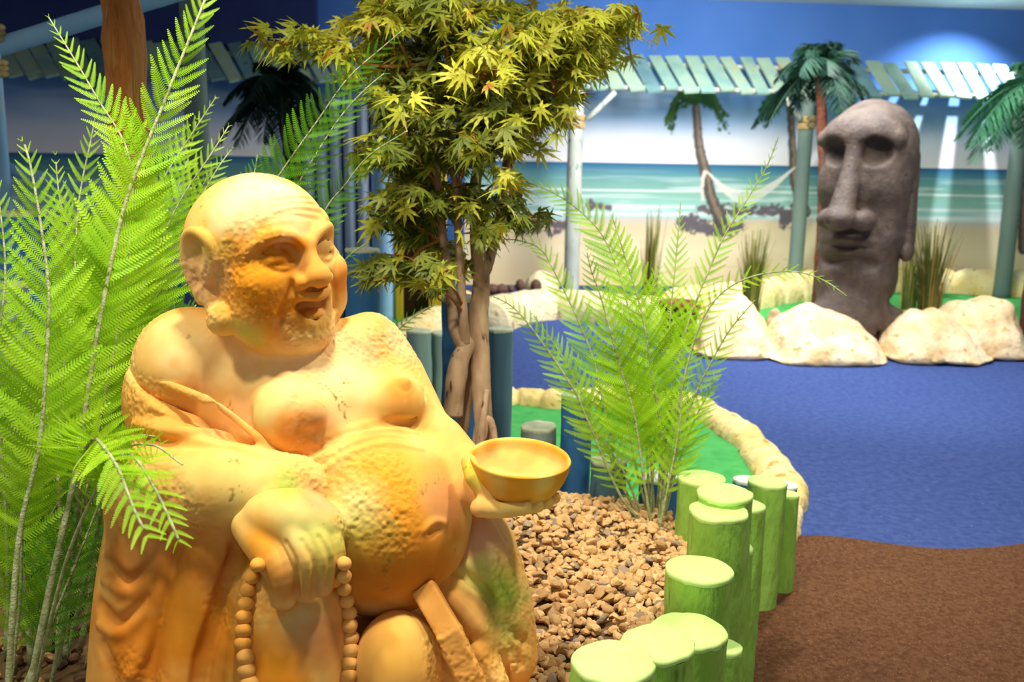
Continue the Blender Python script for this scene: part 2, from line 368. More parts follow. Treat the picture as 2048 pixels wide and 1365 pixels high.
class Sculpt:
    def __init__(s, D0): s.D0 = D0; s.u = D0/FPX
    def P(s, px, py, dz=0):
        D = s.D0-dz*s.u; return np.array([(px-1024)*D/FPX, -(py-682.5)*D/FPX, -D])
def rotz(deg):   # roll in the picture plane: rows are the local axes
    a = math.radians(deg); return np.array([[math.cos(a), math.sin(a), 0], [-math.sin(a), math.cos(a), 0], [0, 0, 1]])

# ================================================================== the laughing monk statue
def build_monk(h_px=3.0):
    S = Sculpt(1.80); u = S.u; P = S.P
    lo = P(120, 1500, -260)*1.0; hi = P(1190, 330, 420)
    lo = np.array([P(120, 1500, -260)[0], P(120, 1480, -260)[1], P(0, 0, -290)[2]]); hi = np.array([P(1190, 300, -260)[0], P(0, 320, -260)[1], P(0, 0, 420)[2]])
    h = h_px*u
    B = Field(lo, hi, h); G = Field(lo, hi, h)      # body, robe
    E = lambda f, x, y, z, rx, ry, rz, k=12, op='add', roll=0: f.ell(P(x, y, z), np.array([rx, ry, rz])*u, rotz(roll), k*u, op)
    C = lambda f, pts, rs, k=8, op='add', n=None: f.chain([P(*p) for p in pts], np.array(rs, float)*u, k*u, op, n)
    def SZ(f, x, y):
        ds = np.arange(f.lo[2]+f.h*(f.n[2]-1), f.lo[2], -f.h*.5); Dd = -ds; X = (x-1024)*Dd/FPX; Y = -(y-682.5)*Dd/FPX
        ix = np.clip(((X-f.lo[0])/f.h).round().astype(int), 0, f.n[0]-1); iy = np.clip(((Y-f.lo[1])/f.h).round().astype(int), 0, f.n[1]-1); iz = np.clip(((ds-f.lo[2])/f.h).round().astype(int), 0, f.n[2]-1)
        q = np.where(f.F[ix, iy, iz] < 0)[0]; i = q[0] if len(q) else len(ds)//2
        return np.array([X[i], Y[i], ds[i]])
    def SC(f, pts, rs, k=6, op='sub', n=18, lift=0.0):
        pp = catmull(pts, n); c = np.array([SZ(f, a[0], a[1]) for a in pp]); 
        z = c[:, 2].copy(); z[1:-1] = (z[:-2]+z[1:-1]+z[2:])/3; c[:, 2] = z+lift*u
        r = np.interp(np.linspace(0, 1, n), np.linspace(0, 1, len(rs)), rs)*u; f.chain(c, r, k*u, op)
    # --- trunk
    E(B, 560, 860, -70, 225, 230, 170, 10)
    E(B, 384, 732, 0, 113, 118, 118, 40)                 # near shoulder
    E(B, 728, 737, -110, 110, 104, 108, 50)              # far shoulder
    E(B, 560, 720, -60, 150, 72, 100, 50)                # neck base
    C(B, [(470, 665, 10), (600, 740, 10), (740, 670, -60)], [36, 40, 38], 60)
    E(B, 590, 812, 25, 185, 105, 92, 40)                # chest
    E(B, 588, 838, 95, 92, 72, 66, 26, roll=-8)          # near breast
    E(B, 622, 828, 150, 26, 26, 18, 16)
    E(B, 786, 806, 15, 66, 62, 62, 26)                   # far breast
    E(B, 808, 768, 50, 11, 12, 12, 10)
    E(B, 765, 1040, 40, 176, 184, 190, 22)               # belly
    E(B, 690, 930, 30, 150, 90, 130, 40)
    SC(B, [(575, 915), (640, 900), (720, 862), (800, 845), (836, 850)], [4, 8, 9, 8, 5], 12, 'sub', 22)          # folds over the belly
    SC(B, [(612, 936), (680, 888), (760, 862), (830, 868)], [4, 7, 7, 5], 8, 'add', 22)
    SC(B, [(618, 948), (690, 900), (765, 875), (838, 884)], [2, 4, 4, 2], 7, 'sub', 22)
    SC(B, [(650, 940), (710, 903), (775, 888), (842, 900)], [3, 4, 4, 3], 8, 'add', 22)
    SC(B, [(863, 1066), (878, 1056)], [7, 7], 9, 'sub', 6)      # navel
    SC(B, [(848, 1062), (868, 1044), (888, 1046)], [2, 2.5, 2], 12, 'add', 10)
    C(B, [(520, 640, 85), (480, 760, 125), (500, 850, 120)], [5, 9, 6], 30, 'sub', 12)   # groove inside the near arm
    C(B, [(870, 760, -10), (835, 810, 20), (828, 850, 40)], [6, 7, 6], 14, 'sub', 10)
    # --- far arm and hand under the bowl
    C(B, [(780, 772, -80), (828, 850, -40), (872, 905, 0)], [80, 68, 56], 22)
    C(B, [(880, 900, -10), (925, 930, 40), (955, 975, 90)], [62, 46, 34], 22)
    C(B, [(952, 975, 90), (985, 1000, 125), (1030, 1000, 130)], [34, 32, 30], 14)
    for x, y, z, x2, y2, z2, r in ((1000, 1018, 168, 1052, 1016, 176, 14), (1015, 1020, 144, 1076, 1013, 156, 14), (1030, 1016, 118, 1096, 1006, 132, 13), (1040, 1010, 92, 1110, 998, 104, 12)):
        C(B, [(x-40, y-2, z), (x, y+2, z), (x2, y2, z2)], [r+4, r, r*.86], 4)
        E(B, x2+4, y2-5, z2+8, 8, 8, 6, 3)
    C(B, [(938, 925, 130), (948, 955, 150), (975, 985, 150)], [15, 17, 20], 10)
    # --- near hand on the knee
    E(B, 588, 1046, 240, 92, 60, 58, 16, roll=-14)
    E(B, 560, 1018, 185, 66, 46, 50, 20)
    C(B, [(505, 1052, 235), (532, 1095, 268), (566, 1145, 285), (566, 1192, 272)], [36, 34, 30, 25], 8, n=14)
    C(B, [(588, 1066, 275), (612, 1120, 292), (611, 1182, 276)], [27, 25, 21], 3, n=12)
    C(B, [(622, 1058, 268), (646, 1114, 284), (644, 1174, 268)], [25, 23, 19], 3, n=12)
    C(B, [(650, 1052, 250), (670, 1104, 262), (667, 1158, 248)], [21, 19, 16], 3, n=12)
    for pp in ([(572, 1085), (592, 1130), (594, 1190)], [(604, 1082), (629, 1130), (628, 1192)], [(638, 1074), (660, 1118), (657, 1170)]): SC(B, pp, [3.5, 5.5, 7], 4, 'sub')
    # --- head, in its own turned frame
    yaw = math.radians(52); roll = math.radians(5)
    Wd = RIGHT*math.sin(yaw)+FRONT*math.cos(yaw); Ud = RIGHT*math.cos(yaw)-FRONT*math.sin(yaw); Vd = UP
    Ud, Vd = Ud*math.cos(roll)+Vd*math.sin(roll), Vd*math.cos(roll)-Ud*math.sin(roll)
    HR = np.array([Ud, Vd, Wd]); HC = P(522, 497, 40)
    H = lambda a, b, c: HC+(Ud*a+Vd*b+Wd*c)*u*0.985
    HE = lambda a, b, c, ra, rb, rc, k=10, op='add', rr=0: B.ell(H(a, b, c), np.array([ra, rb, rc])*u, (rotz(rr)@HR), k*u, op)
    HCn = lambda pts, rs, k=6, op='add', n=None: B.chain([H(*p) for p in pts], np.array(rs, float)*np.ones(len(pts))*u, k*u, op, n)
    Fsave = B.F; B.F = np.full_like(B.F, 0.2)
    HE(0, 8, -8, 138, 138, 148, 0)                       # skull
    HE(0, -80, 30, 124, 108, 116, 36)                     # lower face
    HE(0, -158, 112, 56, 40, 46, 36)                      # chin
    HE(0, -172, 58, 84, 36, 62, 34)                      # double chin
    for sg in (-1, 1):
        HE(sg*74, -52, 92, 50, 42, 44, 26)               # cheeks
        HE(sg*80, -112, 66, 50, 50, 56, 30)
    # sockets, lids, brows
    for sg in (-1, 1):
        HE(sg*55, 4, 138, 41, 26, 24, 16, 'sub', rr=-sg*8)
        HE(sg*54, -6, 112, 31, 20, 22, 8)
        HCn([(sg*86, -12, 106), (sg*56, -22, 132), (sg*28, -16, 132)], [4, 5, 4], 5, 'add', 12)
        HCn([(sg*88, -4, 102), (sg*56, -13, 136), (sg*28, -8, 132)], [1.8, 2.4, 1.8], 4, 'sub', 12)
        HCn([(sg*82, 10, 106), (sg*56, 9, 134), (sg*30, 2, 130)], [2, 2.4, 2], 5, 'sub', 12)
        HCn([(sg*104, 12, 88), (sg*74, 38, 120), (sg*40, 38, 138), (sg*14, 18, 142)], [6, 11, 11, 8], 14, 'add', 16)
        for q in range(3): HCn([(sg*(92+3*q), -6-9*q, 92-2*q), (sg*(108+3*q), -2-13*q, 72)], [2.5, 1.5], 5, 'sub')
    for q, vv in enumerate(()):
        HCn([(-70+8*q, vv-8, 112), (-35, vv+4, 132), (0, vv-2, 138-3*q), (35, vv+4, 132), (70-8*q, vv-8, 112)], 2.4, 6, 'sub', 20)
    # nose
    HCn([(0, 16, 132), (0, -14, 146), (0, -40, 160)], [12, 17, 23], 16, 'add', 10)
    HE(0, -46, 162, 27, 20, 24, 10)
    for sg in (-1, 1):
        HE(sg*29, -52, 144, 17, 15, 22, 7)
        HE(sg*15, -66, 158, 8, 7, 10, 4, 'sub')
        HCn([(sg*46, -52, 142), (sg*60, -84, 136), (sg*64, -122, 124)], [1.5, 2.5, 2.5], 16, 'sub', 12)   # laughter folds
        HCn([(sg*78, -92, 122), (sg*82, -132, 104)], [3, 4], 10, 'sub', 8)
        HCn([(sg*94, -96, 108), (sg*96, -132, 90)], [3, 3], 10, 'sub', 8)
    # mouth
    HE(0, -104, 152, 47, 20, 40, 6, 'sub')
    HE(0, -120, 146, 32, 22, 32, 6, 'sub')
    HCn([(-50, -80, 126), (-22, -80, 154), (0, -84, 160), (22, -80, 154), (50, -80, 126)], [5, 9, 9, 9, 5], 6, 'add', 20)
    HCn([(-50, -88, 124), (-32, -126, 142), (0, -142, 150), (32, -126, 142), (50, -88, 124)], [5, 8, 10, 8, 5], 7, 'add', 20)
    HE(0, -122, 128, 28, 10, 24, 5)                      # tongue
    # ears with long lobes
    for sg in (-1, 1):
        HE(sg*136, 2, 0, 17, 56, 40, 8)
        HCn([(sg*138, 2, 40), (sg*143, 38, 34), (sg*148, 55, 6), (sg*150, 44, -20), (sg*150, 6, -32), (sg*147, -36, -26), (sg*143, -74, -6)], [7, 9, 10, 10, 10, 10, 12], 6, 'add', 26)
        HE(sg*154, 12, 2, 13, 30, 22, 6, 'sub')
        HE(sg*153, -34, -2, 9, 26, 10, 8, 'sub')
        HCn([(sg*143, -62, -2), (sg*136, -88, 18), (sg*130, -104, 30)], [14, 16, 24], 8, 'add', 10)
        HE(sg*128, -112, 34, 34, 33, 33, 6)
    Fh = B.F; B.F = Fsave; kk = 14*u; hh = np.maximum(kk-np.abs(B.F-Fh), 0)/kk; B.F = np.minimum(B.F, Fh)-hh*hh*kk*.25
    del Fh
    for wr in ([(536, 443), (560, 433), (592, 431), (628, 437), (658, 440)], [(548, 430), (592, 419), (628, 423), (656, 428)], [(540, 416), (590, 406), (630, 409), (652, 415)], [(556, 401), (596, 395), (640, 401)]):
        SC(B, wr, [2.4, 3.4, 3.4, 2.4], 5, 'sub', 26, 1.0)
    # --- robe: shoulder cape cut off along the neckline, sleeve, long drape, shins
    E(G, 388, 800, -5, 136, 150, 130, 0)
    E(G, 420, 870, 45, 125, 105, 110, 30)
    C(G, [(300, 800, 40), (420, 850, 115), (530, 905, 130)], [24, 26, 20], 20)
    a = P(250, 742, 60); b = P(556, 905, 60); d = b-a; nrm = np.array([-d[1], d[0], 0]); nrm = nrm if nrm[1] > 0 else -nrm
    nn = nrm/np.linalg.norm(nrm)
    G.clip(a, nn+np.array([0, 0, .25]), 8*u)
    E(G, 640, 905, 90, 60, 40, 60, 12, 'sub')
    C(G, [(262, 752, 55), (330, 768, 108), (420, 805, 140), (500, 862, 150), (545, 900, 135)], [8, 8, 9, 8, 6], 12, 'add', 20)   # rolled hem
                      # deep fold above the sleeve
    C(G, [(320, 980, 90), (430, 975, 170), (560, 985, 180)], [100, 86, 70], 22, n=10)          # sleeve over the forearm
    C(G, [(560, 925, 150), (620, 945, 170), (645, 990, 180), (642, 1030, 190)], [16, 22, 18, 12], 14, 'add', 14)
    C(G, [(640, 1000, 215), (560, 985, 235), (510, 1025, 245), (480, 1062, 235)], [11, 17, 17, 12], 9, 'add', 16)  # cuff rim
    E(G, 585, 1060, 250, 92, 64, 66, 6, 'sub', -14)
    C(G, [(352, 1010, 60), (322, 1180, 80), (306, 1420, 90)], [118, 118, 122], 34, n=10)       # long drape
    C(G, [(440, 1040, 160), (400, 1200, 175), (372, 1420, 180)], [52, 56, 66], 20, n=10)
    C(G, [(250, 1060, 60), (230, 1230, 80), (222, 1440, 90)], [18, 24, 30], 20, n=10)
    SC(G, [(262, 866), (330, 884), (410, 889), (480, 900), (520, 915)], [6, 13, 14, 11, 5], 8, 'sub', 26)   # overhang above the sleeve
    SC(G, [(270, 848), (340, 862), (420, 866), (500, 884)], [7, 9, 9, 7], 12, 'add', 22, 2)
    SC(G, [(215, 1128), (262, 1168), (330, 1110)], [6, 14, 6], 18, 'sub', 16)
    SC(G, [(208, 1160), (255, 1185), (305, 1150), (345, 1085)], [5, 8, 8, 5], 14, 'add', 18)
    SC(G, [(200, 1210), (240, 1250), (300, 1200)], [6, 14, 6], 18, 'sub', 16)
    SC(G, [(200, 1250), (240, 1268), (295, 1225), (330, 1170)], [5, 8, 8, 5], 14, 'add', 18)
    SC(G, [(350, 1090), (325, 1180), (300, 1270), (265, 1350)], [5, 9, 10, 8], 16, 'add', 18)
    SC(G, [(205, 1290), (222, 1340), (232, 1420)], [6, 10, 10], 14, 'sub', 12)
    SC(G, [(330, 790), (420, 815), (500, 862)], [5, 7, 4], 14, 'sub', 16)
    SC(G, [(300, 830), (380, 842), (470, 868)], [4, 6, 4], 12, 'sub', 16)
    C(G, [(585, 1170, 150), (575, 1300, 165), (570, 1460, 170)], [100, 116, 120], 10, n=10)    # shin under cloth
    C(G, [(470, 1110, 170), (445, 1250, 190), (430, 1440, 190)], [18, 34, 40], 14, n=10)
    SC(G, [(478, 1075), (460, 1140), (432, 1240), (405, 1330), (395, 1440)], [9, 15, 18, 18, 16], 9, 'sub', 26)  # groove beside the knee
    E(G, 800, 1400, 30, 240, 170, 170, 30)
    E(G, 795, 1335, 170, 80, 102, 76, 12)                 # knee knob
    C(G, [(713, 1245, 190), (705, 1330, 230), (700, 1440, 230)], [6, 9, 9], 12, 'sub', 10)
    C(G, [(884, 1240, 175), (893, 1330, 205), (888, 1440, 210)], [6, 10, 10], 12, 'sub', 10)
    E(G, 958, 1110, 0, 74, 94, 90, 24)                    # far thigh
    C(G, [(960, 1080, 10), (1000, 1180, 30), (1020, 1290, 40), (1000, 1420, 40)], [56, 58, 50, 40], 20, n=12)
    C(G, [(880, 1170, 95), (960, 1240, 104), (1035, 1320, 78)], [36, 40, 34], 36, 'add', 12)
    SC(G, [(925, 1150), (975, 1190), (1010, 1250), (1050, 1285)], [5, 12, 12, 5], 12, 'sub', 18)
    SC(G, [(975, 1040), (1005, 1100), (1030, 1180), (1045, 1250)], [4, 6, 7, 6], 12, 'add', 18)
    SC(G, [(940, 1200), (985, 1260), (1010, 1330), (1000, 1420)], [4, 8, 8, 8], 12, 'sub', 18)
    SC(G, [(935, 1128), (985, 1165), (1020, 1215), (1048, 1262)], [4, 8, 8, 4], 16, 'add', 18)
    SC(G, [(900, 1165), (960, 1215), (1010, 1275), (1040, 1330)], [5, 8, 8, 6], 14, 'sub', 18)
    C(G, [(860, 1190, 120), (930, 1290, 165), (970, 1420, 170)], [8, 12, 12], 14, 'sub', 12)
    C(G, [(960, 1310, 130), (990, 1380, 130), (985, 1450, 130)], [24, 30, 30], 16, 'add', 12)
    # --- band hanging from the waist
    T = Field(P(820, 1460, 60), P(990, 1180, 330), h)
    T.lo = T.lo
    a, b, c = P(848, 1178, 168), P(900, 1268, 208), P(948, 1372, 212)
    for p0, p1 in ((a, b), (b, c)):
        d = p1-p0; L = np.linalg.norm(d); y = d/L; xx = np.cross(y, np.array([0, 0, 1])); xx /= np.linalg.norm(xx); zz = np.cross(xx, y)
        T.bx((p0+p1)/2, [23*u, L/2+4*u, 12*u], np.array([xx, y, zz]), 4*u, 5*u)
    out = []
    for fld, amp in ((B, 0), (G, 1), (T, 0)):
        v, q = fld.mesh(); v = relax(v, q, 2)
        n = normals(v, q)
        # sprayed-on grit: raised only in ragged patches
        patch = np.clip((noise(v, 9, 3, 2)-.02)*4, 0, 1)
        v = v+n*(noise(v, 150, 5, 2)*.0026*patch+noise(v, 14, 8, 2)*.0008)[:, None]
        out.append((v, q, n))
    # --- paint: warm stone with orange, ochre, pink and moss-green sprayed areas (fixed to the statue)
    def paint(v, q, n):
        base = np.array(srgb(238, 190, 108)[:3]); col = np.tile(base, (len(v), 1))
        D = -v[:, 2]; px = v[:, 0]*FPX/D+1024; py = -v[:, 1]*FPX/D+682.5
        def mixc(w, c): 
            nonlocal col
            w = np.clip(w, 0, 1)[:, None]; col = col*(1-w)+np.array(srgb(*c)[:3])*w
        mixc((noise(v, 5, 21, 3)+.2)*1.2, (216, 138, 42))
        mixc((noise(v, 7, 31, 3)-.05)*1.6*.6, (214, 196, 112))
        mixc((noise(v, 8, 41, 3)-.22)*2*.5, (222, 170, 140))
        rag = 1+.5*noise(v, 30, 50, 3)
        for x, y, r, c, s in BLOBS:
            near = np.abs(px-x)+np.abs(py-y)
            i = np.where((near < 14) & (n[:, 2] > .1))[0]
            if len(i) == 0: continue
            cc = v[i[np.argmax(v[i, 2])]]; dd = np.linalg.norm(v-cc, axis=1)/(r*u)
            mixc(min(1, s*1.25)*np.clip(1.5-dd*rag, 0, 1), c)
        sp_ = noise(v, 210, 61, 1)*.5+noise(v, 24, 62, 2); mixc((sp_-.78)*5*.5, (140, 112, 40))
        return col
    BLOBS = [(470, 430, 70, (206, 140, 36), .8), (430, 480, 45, (196, 168, 70), .5), (520, 560, 60, (214, 140, 30), .8), (590, 640, 70, (208, 130, 24), .75), (560, 500, 34, (214, 134, 28), .8), (600, 500, 22, (216, 130, 24), .8),
             (700, 560, 34, (214, 128, 34), .7), (640, 680, 40, (212, 168, 50), .6), (655, 480, 24, (190, 150, 84), .5), (490, 380, 70, (248, 222, 170), .6), (560, 380, 60, (250, 214, 166), .6), (590, 420, 50, (240, 190, 130), .5),
             (450, 640, 30, (206, 160, 50), .5), (500, 690, 35, (184, 196, 96), .55), (620, 820, 58, (206, 122, 38), .75), (590, 870, 45, (210, 128, 40), .6), (805, 765, 34, (214, 140, 46), .6), (640, 740, 90, (246, 212, 150), .6),
             (400, 720, 80, (250, 216, 150), .6), (700, 700, 60, (240, 200, 150), .5), (820, 690, 40, (230, 206, 150), .5), (730, 640, 30, (200, 210, 130), .45), (520, 800, 35, (198, 208, 130), .5), (840, 870, 40, (206, 206, 120), .5),
             (780, 990, 90, (232, 164, 48), .7), (820, 1100, 90, (218, 142, 40), .8), (700, 1010, 50, (208, 204, 132), .6), (720, 1120, 60, (182, 170, 70), .65), (760, 1180, 70, (196, 118, 30), .7), (900, 1000, 50, (214, 150, 104), .5), (880, 1140, 60, (206, 124, 36), .6),
             (930, 940, 30, (206, 196, 60), .6), (600, 1030, 50, (212, 212, 134), .6), (650, 1060, 34, (192, 204, 100), .5), (520, 1080, 40, (220, 146, 34), .7), (570, 1180, 40, (200, 128, 40), .6), (640, 1150, 40, (190, 170, 80), .45),
             (300, 800, 60, (214, 150, 60), .5), (330, 850, 80, (226, 168, 80), .4), (480, 950, 60, (226, 206, 120), .5), (590, 970, 26, (150, 190, 70), .6), (630, 980, 34, (196, 140, 100), .5), (340, 1150, 90, (192, 112, 30), .7), (360, 1250, 70, (198, 138, 40), .6), (270, 1300, 100, (206, 120, 22), .75),
             (250, 1120, 60, (176, 110, 44), .6), (430, 1300, 80, (214, 134, 30), .7), (560, 1300, 60, (212, 140, 56), .6), (620, 1260, 34, (178, 170, 116), .6), (660, 1280, 50, (200, 126, 76), .5), (540, 1350, 60, (224, 142, 26), .7),
             (790, 1300, 60, (222, 160, 52), .5), (850, 1250, 40, (214, 190, 110), .4), (960, 1060, 56, (196, 150, 122), .7), (960, 1150, 44, (206, 208, 112), .7), (1000, 1180, 40, (140, 168, 54), .7), (1010, 1250, 44, (150, 158, 70), .6), (930, 1210, 50, (220, 160, 86), .5), (990, 1310, 50, (230, 190, 110), .5), (940, 1320, 50, (216, 150, 60), .5)]
    stone = material('painted_stone', (1, 1, 1, 1), (.86, .76, .62, 1), 14, .85, 1.0, 100, attr='paint', spec=.12, bdist=.010)
    base = cam2world(np.array([P(600, 1470, 0)]))[0]
    root = empty('seated_monk_statue', (base[0], base[1], base[2]), 'large orange stone statue of a bald laughing seated monk holding out a bowl', 'statue')
    for (v, q, n), nm in zip(out, ('body', 'robe', 'waist_band')):
        col = paint(v, q, n) if nm != 'waist_band' else np.tile(np.array(srgb(224, 160, 78)[:3]), (len(v), 1))*(1+.15*noise(v, 20, 3, 2)[:, None])
        link(nm, MB().add(cam2world(v), q), stone, root, colors=col)
    # --- bowl
    bc = cam2world(np.array([P(1040, 921, 120)]))[0]; R = 103*u*.93; prof = []
    for t in np.linspace(0, 1, 14): prof.append((R*math.sin(t*math.pi/2)**.85*.98+.0, -.078*(math.cos(t*math.pi/2)**1.1)))
    prof = [(0.0, -.078)]+[(max(r, .03) if i else .03, z) for i, (r, z) in enumerate(prof)]+[(R, .004), (R*.975, .008), (R*.94, .003)]
    for t in np.linspace(0, 1, 10): prof.append((R*.92*math.cos(t*math.pi/2), -.034*math.sin(t*math.pi/2)**.8-.002))
    seg = 64; th = np.linspace(0, 2*math.pi, seg, endpoint=False); pr = np.array(prof)
    v = np.stack([pr[:, 0][:, None]*np.cos(th), pr[:, 0][:, None]*np.sin(th), pr[:, 1][:, None]*np.ones(seg)], -1).reshape(-1, 3)
    v[:, 2] += np.where((v[:, 2] < 0) & (np.hypot(v[:, 0], v[:, 1]) < R*.9) & (np.arange(len(v)) > seg*17), noise(v, 40, 3, 3)*.005, 0)
    tilt = np.array(Matrix.Rotation(math.radians(5), 3, 'X') @ Matrix.Rotation(math.radians(3), 3, 'Y')); n = len(pr)
    i = np.arange(n-1)[:, None]*seg; j = np.arange(seg)[None]; j2 = (j+1) % seg
    q = np.stack([i+j, i+j2, i+seg+j2, i+seg+j], -1).reshape(-1, 4)
    col = np.tile(np.array(srgb(226, 160, 50)[:3]), (len(v), 1)); ins = np.arange(len(v)) >= seg*19
    col[ins] = np.array(srgb(208, 172, 98)[:3]); w = np.clip(noise(v, 25, 5, 2)*1.3, 0, .7)[:, None]; col = col*(1-w)+np.array(srgb(232, 204, 110)[:3])*w
    link('bowl', MB().add(v@tilt.T+bc, q), stone, root, colors=col)
    # --- prayer beads, laid on the cloth (depth found from the robe surface)
    vr = np.concatenate([out[0][0], out[1][0]]); D = -vr[:, 2]; ppx = vr[:, 0]*FPX/D+1024; ppy = -vr[:, 1]*FPX/D+682.5
    def surf(x, y):
        i = np.where((np.abs(ppx-x) < 7) & (np.abs(ppy-y) < 7))[0]; return vr[i[np.argmax(vr[i, 2])]] if len(i) else P(x, y, 200)
    sv, sf = ico(3)
    left = catmull([(515, 1131), (505, 1156), (495, 1184), (492, 1210), (488, 1235), (487, 1260), (485, 1283), (490, 1310), (493, 1338), (498, 1368)], 10)
    right = catmull([(688, 1128), (688, 1152), (688, 1176), (693, 1201), (698, 1226), (699, 1250), (702, 1275), (701, 1301), (699, 1325), (696, 1352)], 10)
    for k, (x, y) in enumerate(np.vstack([left, right])):
        c = surf(x, y); c = c+np.array([0, 0, 5*u]); r = (13.2+(k % 10)*.35)*u; c[2] = c[2]*1.0
        D_ = -c[2]; c[0] = (x-1024)*D_/FPX; c[1] = -(y-682.5)*D_/FPX
        vv = sv*r*np.array([1, .93, 1])+c; vv = vv*(1+0*vv); vv += sv*(noise(vv, 90, k, 2)*.0012)[:, None]
        cc = np.tile(np.array(srgb(226, 160, 70)[:3] if k < 7 else srgb(228, 172, 92)[:3]), (len(vv), 1))
        link('bead', MB().add(cam2world(vv), sf), stone, root, colors=cc)
    return root
build_monk(2.6)
MWI = MW.inverted()

# ================================================================== the setting
SL, SR = -9.5, 9.5
def quad_slab(name, s0, s1, z0, z1, off, mat, thick=0.1):
    mb = MB(); c = wallp((s0+s1)/2, (z0+z1)/2, off-thick/2)
    box(mb, c, np.array([WS, [0, 0, 1], WN]), [(s1-s0)/2, (z1-z0)/2, thick/2]); return link(name, mb, mat, smooth=False)
ZC = onwall(1700, 9)[1]
_, Z_AT = onwall(1150, 108, .35); _, Z_AB = onwall(1150, 178, .9)
tag(quad_slab('wall_back', SL, SR, -.02, ZC+.1, 0, M['blue_wall']), kind='structure')
sjog = onwall(625, 40, .5)[0]
tag(quad_slab('wall_left', SL, sjog, Z_AT-.02, ZC, .30, M['blue_wall_dim'], .3), kind='structure')  # dimness of the left wall is put into this darker blue
mb = MB(); box(mb, (0, 6.5, ZC+.05), AX, (11, 7.5, .05)); tag(link('ceiling', mb, M['ceiling'], smooth=False), kind='structure')
mb = MB(); box(mb, (0, 6.5, -.05), AX, (11, 7.5, .035)); tag(link('floor', mb, M['sub_floor'], smooth=False), kind='structure')

def flat(name, outline, z0, z1, mat, **kw):
    """a flat solid with an outline of (x, y)"""
    import bmesh
    bm = bmesh.new(); vs_ = [bm.verts.new((x, y, z0)) for x, y in outline]; f = bm.faces.new(vs_)
    if f.normal.z > 0: f.normal_flip()
    f.normal_update()
    r = bmesh.ops.extrude_face_region(bm, geom=[f]); up = [g for g in r['geom'] if isinstance(g, bmesh.types.BMVert)]
    for v in up: v.co.z = z1
    bmesh.ops.triangulate(bm, faces=bm.faces[:]); bmesh.ops.recalc_face_normals(bm, faces=bm.faces[:])
    me = bpy.data.meshes.new(name); bm.to_mesh(me); bm.free(); me.materials.append(mat)
    o = bpy.data.objects.new(name, me); scene.collection.objects.link(o); return tag(o, **kw)
# brown carpet in front, blue carpet behind, meeting along a curve
edge = [onz(x, y, 0)[:2] for x, y in catmull([(900, 1240), (1300, 1110), (1480, 1085), (1600, 1074), (1680, 1076), (1780, 1090), (1880, 1100), (1970, 1098), (2060, 1088), (2300, 1060), (2700, 1000)], 40)]
flat('brown_carpet', [tuple(p) for p in edge]+[(5, 0.3), (-.4, .3)], -.015, 0.004, M['brown_carpet'], label='speckled brown carpet with a wavy edge in front of the blue carpet', cat='carpet')
flat('blue_carpet', [tuple(p) for p in edge]+[(9.5, 5), (9.5, 11.2), (-9, 9.6), (-9, 2.5), (-2, 2.2)], -.015, 0.003, M['blue_carpet'], label='deep blue carpet path running round the rocks and greens', cat='carpet')

